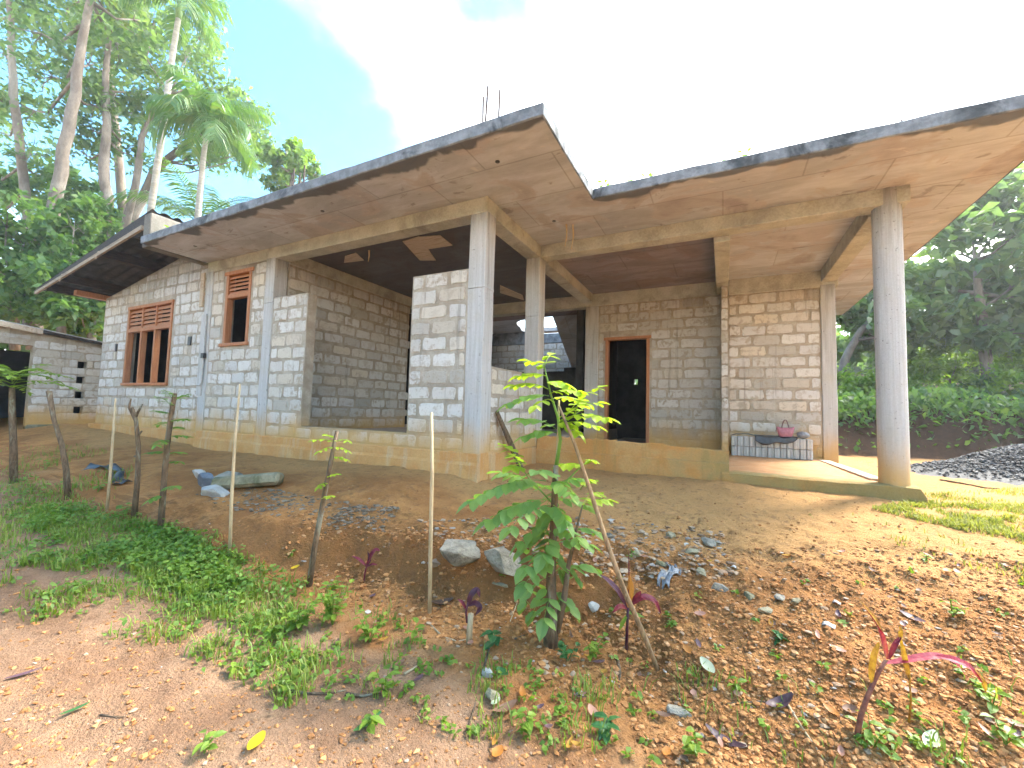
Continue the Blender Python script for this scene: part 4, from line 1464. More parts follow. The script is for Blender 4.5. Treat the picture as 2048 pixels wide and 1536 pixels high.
def tree(name, label, cat, trunk_pts, trunk_r, lobes, n_leaf, L, Wd, mat, group=None, bark='bark_tree', seed=0, up_bias=.7, limbs=True, limb_r=.05, flat=.8):
    rs = np.random.default_rng(seed)
    T = [np.asarray(p, float) for p in trunk_pts]
    root = thing(name, tuple(T[0]), label, cat, group)
    L0 = np.array(root.location)
    mb = MB()
    # smooth the trunk polyline
    tt = np.linspace(0, len(T) - 1, (len(T) - 1) * 3 + 1)
    TP = np.array([[np.interp(t, range(len(T)), [p[k] for p in T]) for k in range(3)] for t in tt])
    TR = np.interp(tt, np.linspace(0, len(T) - 1, len(trunk_r)), trunk_r)
    TP[1:-1] += rs.normal(size=(len(TP) - 2, 3)) * TR[1:-1, None] * .12
    mb.tube(TP, TR, 10, wob=.06)
    for (c, r) in (lobes if limbs else []):
        c = np.asarray(c, float)
        dd = np.linalg.norm(TP - c, axis=1) + np.maximum(TP[:, 2] - c[2] + .3 * r, 0) * 3
        k = int(np.argmin(dd))
        p0 = TP[k]
        midp = (p0 + c) / 2 + np.array([0, 0, -.12 * np.linalg.norm(c - p0)]) + rs.normal(size=3) * .05 * np.linalg.norm(c - p0)
        r0 = min(limb_r * (.6 + .4 * r), TR[k] * .7)
        pts = [p0, p0 * .5 + midp * .5, midp, midp * .5 + c * .5, c]
        mb.tube(pts, [r0, r0 * .8, r0 * .62, r0 * .45, r0 * .2], 6)
        for q in range(4):
            e = c + unit(rs.normal(size=3)) * r * .75
            mb.tube([midp * .3 + c * .7, (c + e) / 2 + rs.normal(size=3) * .05 * r, e], [r0 * .35, r0 * .22, r0 * .08], 5)
    part('trunk', mb, M[bark], root, True)
    tot = sum(r ** 2 for _, r in lobes)
    P = np.concatenate([clump_points(np.asarray(c, float), r, max(30, int(n_leaf * r * r / tot)), rs, flat=flat) for c, r in lobes])
    v, f = leaf_cloud(P, L, Wd, up_bias, rs=rs)
    me = np_mesh('crown', v - L0, f)
    link('crown', me, M[mat], root)
    return root


def pl(pts, d):
    """photograph pixels (and optional depth offset) at depth d"""
    return [at(p[0], p[1], d + (p[2] if len(p) > 2 else 0)) for p in pts]


def lob(pts, d, seed, spread=1.0, back=0.0):
    r = np.random.default_rng(seed)
    return [(at(p[0], p[1], d + back + r.uniform(-spread, spread)), p[2] / FPX * (d + back)) for p in pts]


gl = 'tall trees behind the house on the left'
tree('rain_tree', 'tall pale leaning trunk with forked top behind the shed', 'tree', pl([(55, 690), (78, 570), (105, 430), (130, 300), (150, 190), (166, 80), (186, -40), (205, -160)], 13), [.22, .19, .17, .15, .13, .11, .08, .05],
     lob([(70, 60, 60), (130, 20, 70), (215, 20, 70), (240, 95, 65), (180, 130, 55), (95, 150, 55), (60, 220, 50), (140, 250, 45), (120, -70, 90), (230, -80, 90), (40, -50, 80), (280, 40, 55), (190, 210, 45)], 13, 1, 1, 1.3), 4300, .24, .125, 'leaf_tree', gl, seed=1, limb_r=.06)
tree('rain_tree', 'tree trunk rising at the far left edge, bluish green leaves around it', 'tree', pl([(75, 660), (66, 520), (50, 380), (33, 240), (22, 110), (20, 0), (24, -120)], 14.5), [.16, .14, .13, .12, .10, .08, .06],
     lob([(10, 110, 60), (35, 200, 55), (-10, 260, 55), (65, 300, 50), (5, 350, 50), (100, 350, 45), (-20, 20, 80), (50, -40, 90), (-40, 180, 70), (-40, 400, 60)], 14.5, 2, 1, 1.2), 3000, .24, .125, 'leaf_tree', gl, seed=2, limb_r=.055)
tree('rain_tree', 'forked tree with dark trunk just left of the lean-to roof ridge', 'tree', pl([(222, 560), (217, 430), (207, 330), (213, 250), (211, 150), (220, 60)], 14), [.17, .16, .14, .11, .09, .06],
     lob([(235, 190, 50), (185, 260, 45), (270, 230, 45), (240, 280, 40), (190, 190, 45), (300, 190, 45), (215, 90, 60), (170, 310, 35), (262, 310, 35)], 14, 3, 1, 1.2), 2300, .22, .115, 'leaf_tree', gl, seed=3, limb_r=.05)
tree('rain_tree', 'slim curved tree with rounded crown right of the areca palms', 'tree', pl([(240, 520), (258, 420), (276, 350), (284, 275), (305, 225), (340, 190)], 15), [.13, .12, .11, .09, .07, .05],
     lob([(330, 110, 60), (290, 130, 50), (370, 80, 60), (390, 140, 55), (345, 185, 50), (410, 60, 50), (310, 40, 60), (420, 190, 50), (400, 230, 45)], 15, 4, 1, 1.2), 2700, .22, .115, 'leaf_tree', gl, seed=4, limb_r=.05)
tree('rain_tree', 'broad tree crown behind the drooping areca palm above the slab roof', 'tree', pl([(255, 560), (268, 430), (310, 340), (370, 290), (430, 260)], 16.5), [.2, .18, .15, .11, .07],
     lob([(440, 285, 50), (480, 250, 50), (505, 285, 42), (470, 310, 36), (520, 240, 30), (455, 200, 45), (395, 300, 45), (360, 250, 45), (515, 310, 26)], 16.5, 5), 2700, .22, .12, 'leaf_tree', gl, seed=5, limb_r=.05)
tree('small_tree', 'small bushy tree peeping over the slab edge left of the sky', 'tree', pl([(560, 560), (575, 420), (585, 350)], 15), [.10, .08, .05],
     lob([(556, 322, 26), (600, 322, 26), (634, 345, 20), (540, 298, 16), (585, 350, 30), (556, 365, 28), (622, 368, 26), (575, 305, 16)], 15, 6), 1300, .23, .13, 'leaf_tree', seed=6)
tree('small_tree', 'yellow-green treetop above the middle of the slab edge', 'tree', pl([(600, 560), (602, 420), (600, 330)], 16), [.08, .06, .04],
     lob([(598, 300, 20), (612, 315, 18), (590, 318, 16)], 16, 7), 700, .26, .15, 'leaf_bush', seed=7)
tree('yellow_tree', 'yellow leafed treetop at the upper left above the leaning trunk', 'tree', pl([(255, 620), (245, 420), (225, 200), (215, 60)], 17), [.2, .16, .12, .06],
     lob([(220, 25, 45), (240, 75, 40), (275, 70, 36), (190, 55, 36), (230, -30, 50)], 17, 8), 2600, .27, .15, 'leaf_tree_yellow', seed=8)
# dense lower growth behind the shed: separate trees
gd = 'dense small trees behind the shed'
for i, (pts, lb, dep, lab) in enumerate((
        ([(30, 700), (28, 560)], [(15, 430, 55), (50, 480, 55), (10, 540, 60), (60, 570, 55), (-30, 480, 60), (20, 610, 55)], 12.5, 'dense dark green tree at the left frame edge behind the shed roof'),
        ([(120, 700), (122, 560)], [(110, 470, 50), (150, 440, 45), (130, 540, 55), (90, 560, 50), (160, 520, 48), (120, 610, 55)], 12, 'dense green tree behind the middle of the shed roof'),
        ([(185, 700), (185, 600)], [(180, 560, 42), (200, 610, 40), (160, 620, 48), (190, 650, 40), (215, 560, 36), (170, 500, 40), (215, 470, 34), (205, 420, 36)], 12.5, 'dense green tree filling the gap between shed and house'),
        ([(60, 700), (70, 600)], [(60, 390, 42), (100, 400, 36), (170, 400, 40), (140, 360, 36), (20, 380, 45)], 16, 'mid green tree crown behind the leaning pale trunk'))):
    tree('dense_tree', lab, 'tree', pl(pts, dep), [.12, .06], lob(lb, dep, 20 + i, .8), 3000, .22, .13, 'leaf_dense', gd, seed=20 + i, limbs=True, limb_r=.04)


# ------------------------------------------------------------------ palms
def frond_mesh(mb, p0, az, el, length, pairs, ll, lw, bend=1.2, hang=.5, rs=random):
    """feather leaf: arched midrib and narrow leaflets"""
    n = 12
    pts = []
    p = np.array(p0, float)
    e = el
    for i in range(n + 1):
        pts.append(p.copy())
        dv = np.array([math.cos(az) * math.cos(e), math.sin(az) * math.cos(e), math.sin(e)])
        p = p + dv * length / n
        e -= bend / n * (.5 + i / n)
    pts = np.array(pts)
    mb.tube(pts, np.linspace(.018, .004, n + 1) * max(.5, length / 2.2), 5, cap=False)
    side = np.array([-math.sin(az), math.cos(az), 0])
    for k in range(pairs):
        t = .14 + .85 * k / (pairs - 1)
        x = t * n
        i = min(int(x), n - 1)
        q = pts[i] + (pts[i + 1] - pts[i]) * (x - i)
        tang = unit(pts[i + 1] - pts[i])
        for s in (-1, 1):
            l = ll * (math.sin(math.pi * (.12 + .8 * t)) ** .7) * rs.uniform(.85, 1.12)
            d = unit(side * s * .9 + tang * .55 + np.array([0, 0, rs.uniform(-.15, .2)]))
            m1 = q + d * l * .5 - np.array([0, 0, hang * l * .15])
            m2 = q + d * l * .92 - np.array([0, 0, hang * l * .65])
            wv = tang * lw * .5
            mb.add([q - wv * .6, q + wv * .6, m1 + wv, m1 - wv, m2], [(0, 1, 2, 3), (3, 2, 4)])


def palm(name, label, cat, trunk_pts, r, fronds, length, pairs, ll, lw, bend, hang, shaft, seed, group=None, els=(.2, 1.3)):
    rs = random.Random(seed)
    T = [np.asarray(p, float) for p in trunk_pts]
    root = thing(name, tuple(T[0]), label, cat, group)
    tt = np.linspace(0, len(T) - 1, 25)
    TP = [np.array([np.interp(t, range(len(T)), [p[k] for p in T]) for k in range(3)]) for t in tt]
    rad = [r * (1.15 - .35 * i / 24) * (1.06 if i % 2 else 1) for i in range(25)]
    part('trunk', MB().tube(TP, rad, 9), M['bark_palm'], root, True)
    top = TP[-1]
    if shaft:
        part('crown_shaft', MB().tube([top - np.array([0, 0, .05]), top + np.array([0, 0, shaft * .4]), top + np.array([0, 0, shaft])], [r * .95, r * 1.15, r * .55], 9), M['crown_shaft'], root, True)
        top = top + np.array([0, 0, shaft * .9])
    for i in range(fronds):
        az = 2 * math.pi * i / fronds + rs.uniform(-.25, .25)
        el = els[0] + (els[1] - els[0]) * ((i * 5) % fronds) / max(1, fronds - 1)
        mb = MB()
        frond_mesh(mb, top, az, el, length * rs.uniform(.85, 1.1), pairs, ll, lw, bend * rs.uniform(.85, 1.2), hang, rs)
        part('frond', mb, M['leaf_palm'], root)
    return root


palm('areca_palm', 'drooping areca palm with thick green crown above the lean-to roof', 'palm', pl([(388, 560), (396, 430), (404, 340), (412, 275)], 12), .075, 13, 1.75, 26, .62, .07, 2.3, 1.3, .55, 31, els=(.0, 1.4))
palm('areca_palm', 'tall slender areca palm whose crown leaves the top of the frame', 'palm', pl([(280, 600), (300, 430), (328, 240), (345, 110), (357, 35)], 13), .085, 11, 1.7, 24, .55, .06, 2.0, 1.0, .5, 32, els=(.0, 1.3))
palm('coconut_palm', 'coconut palm fronds fanning out just above the slab edge', 'palm', pl([(410, 700), (404, 560), (400, 450)], 15), .16, 13, 2.7, 34, .75, .05, 1.7, .7, 0, 33, els=(-.15, 1.35))
palm('coconut_palm', 'coconut palm fronds between the leaning trunk and forked tree', 'palm', pl([(170, 700), (165, 560), (158, 440)], 16), .16, 13, 2.8, 34, .75, .05, 1.7, .7, 0, 34, els=(-.15, 1.35))

# ------------------------------------------------------------------ growth on the right
tree('large_leaf_tree', 'large glossy leafed tree on the bank right of the round column', 'tree', pl([(1985, 860), (1975, 740), (1960, 620), (1950, 520)], 11.5), [.16, .14, .11, .06],
     lob([(1900, 470, 62), (1960, 430, 66), (2030, 470, 70), (1880, 560, 62), (1950, 560, 66), (2030, 570, 70), (1870, 640, 55), (1930, 650, 55), (2010, 660, 60), (2090, 420, 90), (2110, 560, 90), (2000, 380, 50), (2150, 660, 80)], 11.5, 41), 5200, .34, .19, 'leaf_big', seed=41, limb_r=.07)
tree('large_leaf_tree', 'dark branching tree seen between the rear wall and the round column', 'tree', pl([(1668, 800), (1690, 720), (1722, 660), (1760, 620)], 12.5), [.12, .11, .09, .05],
     lob([(1720, 610, 45), (1770, 570, 55), (1690, 640, 38), (1740, 660, 42), (1800, 640, 50), (1840, 560, 60), (1830, 660, 50), (1700, 700, 34)], 12.5, 42), 2800, .30, .17, 'leaf_big', seed=42, limb_r=.06)
gb = 'bushes along the top of the cut bank'
for i, (pts, lb, dep, n_, mat, lab, L_) in enumerate((
        ([(1712, 830), (1712, 780)], [(1700, 765, 34), (1735, 775, 36), (1690, 790, 26), (1720, 800, 30)], 11.6, 1500, 'leaf_bush', 'bright yellow-green bush behind the gap left of the round column', .17),
        ([(1900, 840), (1900, 760)], [(1880, 715, 40), (1915, 700, 40), (1860, 735, 34), (1945, 730, 36), (1890, 755, 36)], 12.2, 1700, 'leaf_bush', 'bright feathery bush below the large leafed tree', .16),
        ([(1880, 860), (1885, 810)], [(1890, 800, 40), (1925, 815, 40), (1860, 815, 34), (1960, 790, 40)], 11.6, 1500, 'leaf_dense', 'dark shrub on the bank behind the gravel heap', .18),
        ([(2030, 850), (2030, 790)], [(2010, 770, 44), (2050, 745, 48), (2000, 810, 34), (2045, 815, 36), (2080, 780, 50), (2020, 700, 40)], 11.2, 2100, 'leaf_bush', 'bright green bush at the right frame edge above the bank', .17),
        ([(1840, 850), (1840, 800)], [(1835, 780, 32), (1850, 740, 30), (1825, 810, 28)], 11.8, 900, 'leaf_bush', 'light green bush tight against the right side of the round column', .16),
        ([(1780, 850), (1780, 780)], [(1780, 760, 45), (1790, 700, 40), (1765, 800, 34)], 12.6, 1400, 'leaf_dense', 'dark bush directly behind the round column', .18))):
    tree('bush', lab, 'bush', pl(pts, dep), [.04, .025], lob(lb, dep, 50 + i, .5), n_, L_, L_ * .5, mat, gb, seed=50 + i, limb_r=.02)
rs = np.random.default_rng(76)
n = 5200
x, y = rs.uniform(.9, 8.5, n), 10.9 + rs.beta(2, 1.6, n) * 2.2
P = np.stack([x, y, H0(x, y) + rs.uniform(0, 1, n) ** 2 * .45 * (vnoise(x * 1.3, y * 1.3, 78) + .6)], -1)
v, f = leaf_cloud(P, .15, .08, .4, .4, rs)
tag(link('undergrowth', np_mesh('undergrowth', v, f), M['leaf_dense']), 'dark creepers hanging over the cut earth bank at the right', 'undergrowth', kind='stuff')
# far wood closing the view all round
rs = np.random.default_rng(77)
Cn = []
for a in np.arange(0, 2 * math.pi, .055):
    for q in range(2):
        d_ = rs.uniform(27, 40)
        c = np.array([math.sin(a) * d_, math.cos(a) * d_, 0])
        hgt = rs.uniform(5, 9) * (0.45 if abs(((a + math.pi) % (2 * math.pi)) - math.pi) < .9 else 1.0) * (1.15 if math.cos(a) < -.1 else 1.0)
        c[2] = H0(c[0], c[1]) + hgt * .45
        Cn.append((c, hgt * .5))
P = np.concatenate([clump_points(c, r, 260, rs, 14, 1.0) for c, r in Cn])
v, f = leaf_cloud(P, .75, .42, .7, rs=rs)
tag(link('treeline', np_mesh('treeline', v, f), M['leaf_dense']), 'far wood of mixed green trees around the plot', 'trees', kind='stuff')

# ------------------------------------------------------------------ gravel heap
def heap(X, Y):
    return 0.50 * np.exp(-(((X - 4.1) / 1.15) ** 2 + ((Y - 8.35) / .75) ** 2) ** 1.0) - .02


rs = np.random.default_rng(61)
hx = np.linspace(1.6, 6.2, 60)
hy = np.linspace(6.4, 10.4, 50)
HX, HY = np.meshgrid(hx, hy)
HZ = H(HX, HY) + heap(HX, HY) - .012
vv = np.stack([HX.ravel(), HY.ravel(), HZ.ravel()], -1)
ii = (np.arange(49)[:, None] * 60 + np.arange(59)[None]).ravel()
gr = link('gravel', np_mesh('gravel', vv, np.stack([ii, ii + 1, ii + 61, ii + 60], -1)), M['gravel_stone'])
tag(gr, 'low heap of dark crushed gravel right of the porch', 'gravel', kind='stuff')

ICO = np.array([(0, 0, 1)] + [(.894 * math.cos(2 * math.pi * k / 5), .894 * math.sin(2 * math.pi * k / 5), .447) for k in range(5)] +
               [(.894 * math.cos(2 * math.pi * (k + .5) / 5), .894 * math.sin(2 * math.pi * (k + .5) / 5), -.447) for k in range(5)] + [(0, 0, -1)])
ICF = np.array([(0, 1 + k, 1 + (k + 1) % 5) for k in range(5)] + [(1 + k, 6 + k, 1 + (k + 1) % 5) for k in range(5)] +
               [(1 + (k + 1) % 5, 6 + k, 6 + (k + 1) % 5) for k in range(5)] + [(11, 6 + (k + 1) % 5, 6 + k) for k in range(5)])


def stones(P, size, rs, flat=.65, jit=.28):
    n = len(P)
    V = ICO[None] * (1 + rs.uniform(-jit, jit, (n, 12, 1)))
    V = V * np.stack([rs.uniform(.75, 1.3, n), rs.uniform(.75, 1.3, n), rs.uniform(.7, 1.1, n) * flat], -1)[:, None, :]
    a = rs.uniform(0, 6.28, n)
    ca, sa = np.cos(a)[:, None], np.sin(a)[:, None]
    V = np.stack([V[..., 0] * ca - V[..., 1] * sa, V[..., 0] * sa + V[..., 1] * ca, V[..., 2]], -1)
    V = V * size[:, None, None] + P[:, None, :]
    F = (ICF[None] + (np.arange(n) * 12)[:, None, None]).reshape(-1, 3)
    return V.reshape(-1, 3), F


n = 9000
x, y = rs.normal(4.0, .85, n), rs.normal(8.25, .55, n)
kp = heap(x, y) > rs.uniform(0, .09, n)
x, y = x[kp], y[kp]
n = len(x)
P = np.stack([x, y, H(x, y) + np.maximum(heap(x, y), -.012) + .004], -1)
v, f = stones(P, rs.uniform(.006, .022, n), rs, .8, .4)
part_g = link('gravel_stones', np_mesh('gravel_stones', v, f, True), M['gravel_stone'], gr)
tag(part_g, kind='stuff')


# ------------------------------------------------------------------ scatter on the ground
def gpv(px, py):
    d = fw[None] + rt[None] * ((px - 1024) / FPX)[:, None] - up[None] * ((py - 768) / FPX)[:, None]
    z = np.full(len(px), -1.0)
    for _ in range(25):
        s = z / d[:, 2]
        Q = d * s[:, None]
        z = .5 * z + .5 * H(Q[:, 0], Q[:, 1])
    Q = d * (z / d[:, 2])[:, None]
    Q[:, 2] = H(Q[:, 0], Q[:, 1])
    return Q


def in_poly(px, py, poly):
    poly = np.array(poly, float)
    inside = np.zeros(len(px), bool)
    j = len(poly) - 1
    for i in range(len(poly)):
        xi, yi = poly[i]
        xj, yj = poly[j]
        c = ((yi > py) != (yj > py)) & (px < (xj - xi) * (py - yi) / (yj - yi + 1e-9) + xi)
        inside ^= c
        j = i
    return inside


def scatter(poly, n, rs, power=1.0):
    """points over a patch of ground whose outline is given as seen in the photograph"""
    poly = np.array(poly, float)
    lo, hi = poly.min(0), poly.max(0)
    out = []
    while sum(len(o) for o in out) < n:
        q = rs.uniform(lo, hi, (n * 2, 2))
        q = q[in_poly(q[:, 0], q[:, 1], poly)]
        out.append(q)
    q = np.concatenate(out)[:n]
    return gpv(q[:, 0], q[:, 1])


def patchy0(P, rs):
    return P[vnoise(P[:, 0] * 3, P[:, 1] * 3, 93) > rs.normal(0, .22, len(P))]


rs = np.random.default_rng(71)
SLOPE = [(1180, 1150), (1420, 1100), (1750, 1090), (2060, 1120), (2060, 1540), (1300, 1540), (1220, 1330)]
BANK = [(560, 1060), (860, 1060), (1180, 1080), (1300, 1250), (1250, 1420), (900, 1290), (640, 1190)]
CREST = [(840, 1040), (1100, 1030), (1440, 1060), (1480, 1150), (1250, 1160), (1000, 1090), (860, 1080)]
RUB = [(380, 985), (520, 975), (700, 1005), (800, 1015), (770, 1060), (620, 1050), (430, 1010)]
ALL = [(0, 960), (600, 960), (1300, 960), (2060, 1010), (2060, 1540), (0, 1540)]
Ps, Ss = [], []
for poly, n, s0, s1 in ((SLOPE, 13000, .0025, .015), (BANK, 5200, .003, .020), (CREST, 900, .003, .016), (ALL, 9500, .002, .012)):
    P = scatter(poly, n, rs)
    Ps.append(P)
    Ss.append(s0 + (s1 - s0) * rs.uniform(0, 1, n) ** 4)
P, S = np.concatenate(Ps), np.concatenate(Ss)
P[:, 2] += S * .15
v, f = stones(P, S, rs, .7, .42)
tag(link('soil_clods', np_mesh('soil_clods', v, f, True), M['clod']), 'crumbly brown earth clods strewn over the slope', 'clods', kind='stuff')
Ps, Ss = [], []
for poly, n, s0, s1 in ((CREST, 1100, .004, .026), (SLOPE, 350, .004, .020), (BANK, 300, .004, .020), (ALL, 700, .002, .009)):
    P = scatter(poly, n, rs)
    Ps.append(P)
    Ss.append(s0 + (s1 - s0) * rs.uniform(0, 1, n) ** 2.8)
P, S = np.concatenate(Ps), np.concatenate(Ss)
P[:, 2] += S * .2
v, f = stones(P, S, rs, .42, .45)
tag(link('pebbles', np_mesh('pebbles', v, f, True), M['pebble']), 'pale pebbles and brick chips along the crest of the bank', 'pebbles', kind='stuff')
P = scatter(RUB, 1500, rs)
P = patchy0(P, rs)
S = .004 + .022 * rs.uniform(0, 1, len(P)) ** 4
P[:, 2] += S * .2
v, f = stones(P, S, rs, .45, .45)
tag(link('rubble', np_mesh('rubble', v, f, True), M['rubble']), 'band of small grey rubble on the earth in front of the house', 'rubble', kind='stuff')

# ------------------------------------------------------------------ grass and ground cover
def blades(P, h0, h1, w, rs, lean=.6):
    n = len(P)
    h = rs.uniform(h0, h1, n)[:, None]
    a = rs.uniform(0, 6.28, n)
    s = np.stack([np.cos(a), np.sin(a), np.zeros(n)], -1)
    dv = np.stack([-np.sin(a), np.cos(a), np.zeros(n)], -1) * rs.uniform(.1, lean, n)[:, None]
    upv = np.array([0, 0, 1.])
    v = np.stack([P - s * w * .5, P + s * w * .5, P + s * w * .4 + (upv * .62 + dv * .35) * h, P - s * w * .4 + (upv * .62 + dv * .35) * h,
                  P + (upv * .9 + dv * 1.0) * h + s * w * .06, P + (upv * .9 + dv * 1.0) * h - s * w * .06], 1).reshape(-1, 3)
    b = (np.arange(n) * 6)[:, None]
    f = np.concatenate([b + np.array([[0, 1, 2, 3]]), b + np.array([[3, 2, 4, 5]])])
    return v, f


rs = np.random.default_rng(81)


def patchy(P, rs, freq=2.2, thr=0.0, seed=91):
    k = vnoise(P[:, 0] * freq, P[:, 1] * freq, seed) + .5 * vnoise(P[:, 0] * freq * 2.7, P[:, 1] * freq * 2.7, seed + 1)
    return P[k > thr + rs.normal(0, .12, len(P))]


GREEN = [(0, 965), (60, 955), (170, 1000), (330, 1055), (470, 1100), (560, 1150), (620, 1210), (560, 1290), (430, 1240), (330, 1190), (180, 1150), (0, 1130)]
CORE = [(60, 1010), (200, 1030), (330, 1055), (440, 1110), (480, 1180), (420, 1210), (300, 1170), (180, 1110), (60, 1060)]
EDGE = [(0, 1120), (200, 1150), (420, 1230), (700, 1290), (760, 1400), (560, 1420), (420, 1330), (200, 1270), (0, 1240)]
MID = [(560, 1150), (760, 1200), (900, 1300), (1300, 1380), (1300, 1520), (900, 1480), (700, 1380)]
RIGHTP = [(1350, 1330), (1700, 1400), (2050, 1300), (2050, 1540), (1350, 1540)]
UPL = [(0, 900), (160, 890), (280, 920), (230, 1000), (120, 980), (0, 950)]
Pg = np.concatenate([patchy(scatter(CORE, 5500, rs), rs, 3.5, -.1), patchy(scatter(GREEN, 8000, rs), rs, 3.0, .03), patchy(scatter(EDGE, 3800, rs), rs, 3.5, .14),
                     patchy(scatter(MID, 2200, rs), rs, 4, .2), patchy(scatter(RIGHTP, 900, rs), rs, 4, .25), patchy(scatter(UPL, 1500, rs), rs, 2, .1)])
v, f = blades(Pg, .02, .085, .0065, rs, .9)
tag(link('grass', np_mesh('grass', v, f), M['grass_blade']), 'short green grass creeping over the path edge', 'grass', kind='stuff')
LAWN = [(1740, 1018), (1840, 1000), (1900, 1008), (2060, 1010), (2060, 1092), (1960, 1070), (1850, 1045)]
LAWN2 = [(1840, 990), (2060, 975), (2060, 1005), (1900, 1005)]
Pl = np.concatenate([patchy(scatter(LAWN, 8500, rs), rs, 4, -.08), patchy(scatter(LAWN2, 1500, rs), rs, 1.5, .05), patchy(scatter([(1600, 1030), (1760, 1020), (1900, 1060), (2060, 1100), (2060, 1180), (1800, 1090)], 1500, rs), rs, 3, .1)])
v, f = blades(Pl, .012, .045, .007, rs, 1.0)
tag(link('grass', np_mesh('grass', v, f), M['grass_lawn']), 'patch of bright lawn grass right of the porch kerb', 'grass', kind='stuff')

# small round creeping leaves
Pc = np.concatenate([patchy(scatter(CORE, 900, rs), rs, 3, -.02), patchy(scatter(GREEN, 1000, rs), rs, 2.5, .12), patchy(scatter(EDGE, 300, rs), rs, 3.5, .2)])
n = len(Pc)
rep = 7
Q = np.repeat(Pc, rep, 0)
hgt = np.repeat(np.where(vnoise(Pc[:, 0] * 3, Pc[:, 1] * 3, 95) > 0, .10, .045), rep)
Q = Q + np.stack([rs.normal(0, .035, n * rep), rs.normal(0, .035, n * rep), rs.uniform(.006, 1, n * rep) * hgt], -1)
v, f = leaf_cloud(Q, .030, .024, 1.6, .1, rs)
tag(link('ground_cover', np_mesh('ground_cover', v, f), M['leaf_cover']), 'creeping green weeds with small round leaves along the path', 'ground cover', kind='stuff')


# ------------------------------------------------------------------ single plants
def leaf_blade(mb, base, d, nrm, L, Wd, fold=.18, droop=.12):
    """ovate leaf with a folded midrib"""
    d, nrm = unit(np.asarray(d, float)), np.asarray(nrm, float)
    s = unit(np.cross(d, nrm))
    nrm = np.cross(s, d)
    dn = np.array([0, 0, -1.])

    def P(t, w):
        return base + d * L * t + s * Wd * w + nrm * abs(w) * Wd * fold * 2 + dn * droop * L * t * t
    v = [P(0, 0), P(.33, 0), P(.68, 0), P(1, 0), P(.12, .28), P(.36, .5), P(.70, .38), P(.12, -.28), P(.36, -.5), P(.70, -.38)]
    mb.add(v, [(0, 1, 5, 4), (1, 2, 6, 5), (2, 3, 6), (0, 7, 8, 1), (1, 8, 9, 2), (2, 9, 3)])


def compound(mb, p0, p1, pairs, L, Wd, rs, arch=.12, hang=.35):
    """pinnate leaf from p0 to p1: midrib with opposite ovate leaflets and a terminal one"""
    p0, p1 = np.asarray(p0, float), np.asarray(p1, float)
    ln = np.linalg.norm(p1 - p0)
    pts = [p0 + (p1 - p0) * t + np.array([0, 0, 1]) * arch * ln * 4 * t * (1 - t) for t in np.linspace(0, 1, 9)]
    mb.tube(pts, np.linspace(.0024, .0012, 9), 4, cap=False)
    for k in range(pairs):
        t = .22 + .74 * k / max(1, pairs - 1)
        x = t * 8
        i = min(int(x), 7)
        q = pts[i] + (pts[i + 1] - pts[i]) * (x - i)
        tg = unit(pts[i + 1] - pts[i])
        sd = unit(np.cross(tg, np.array([0, 0, 1.])) + 1e-6)
        for s in (-1, 1):
            l = L * (1 - .35 * abs(t - .55)) * rs.uniform(.85, 1.12)
            d = unit(sd * s + tg * .45 + np.array([0, 0, -hang + rs.uniform(-.2, .2)]))
            leaf_blade(mb, q, d, np.array([rs.uniform(-.25, .25), rs.uniform(-.25, .25), 1.]), l, l * Wd, .07, .1)
    tg = unit(pts[-1] - pts[-2])
    leaf_blade(mb, pts[-1], tg, np.array([.1, .1, 1.]), L * 1.05, L * Wd, .15, .15)


rs_ = random.Random(3)
# --- the sapling in front of the house
b0 = gp(1103, 1288)
DS = float(b0 @ fw)
sap = thing('gliricidia_sapling', tuple(b0), 'leafy green sapling with bright compound leaves on the bank in front', 'sapling')
part('stem', MB().tube(pl([(1100, 1300), (1104, 1240), (1102, 1150), (1107, 1060), (1110, 985), (1112, 930)], DS), [.046, .034, .024, .021, .018, .014], 10, wob=.08), M['bark_stick'], sap, True)
part('stem', MB().tube(pl([(1112, 1262), (1128, 1200), (1137, 1130), (1150, 1070), (1165, 1010)], DS), [.026, .018, .013, .008, .004], 8, wob=.06), M['bark_stick'], sap, True)
part('shoot', MB().tube(pl([(1112, 935), (1121, 880), (1116, 835), (1102, 790), (1094, 755), (1088, 730)], DS), [.012, .009, .0075, .006, .004, .002], 7), M['leaf_sapling'], sap, True)
for pth in ([(1108, 1010), (1085, 985), (1060, 960), (1043, 935)], [(1110, 1000), (1135, 960), (1160, 935), (1178, 920)], [(1105, 1080), (1078, 1040), (1070, 1010)], [(1116, 845), (1140, 835), (1170, 815)]):
    part('shoot', MB().tube(pl(pth, DS), np.linspace(.006, .0022, len(pth)), 6), M['leaf_sapling'], sap, True)
YNG = [((1090, 738), (1058, 722), 3), ((1089, 733), (1099, 712), 2), ((1092, 752), (1040, 752), 4), ((1094, 765), (1130, 768), 4), ((1096, 778), (1030, 770), 4), ((1099, 788), (1155, 782), 4), ((1104, 798), (1172, 808), 5),
       ((1128, 838), (1196, 776), 4), ((1116, 838), (1196, 806), 3), ((1118, 842), (1214, 836), 5), ((1118, 850), (1192, 852), 4), ((1120, 842), (1152, 862), 3), ((1104, 800), (1072, 812), 3), ((1150, 830), (1160, 800), 3),
       ((1043, 940), (1010, 892), 4), ((1043, 938), (1028, 912), 3), ((1043, 938), (1022, 935), 3), ((1176, 922), (1182, 920), 2), ((1165, 932), (1130, 928), 3), ((1165, 1010), (1216, 1000), 4), ((1160, 980), (1182, 962), 3), ((1165, 1010), (1195, 985), 3)]
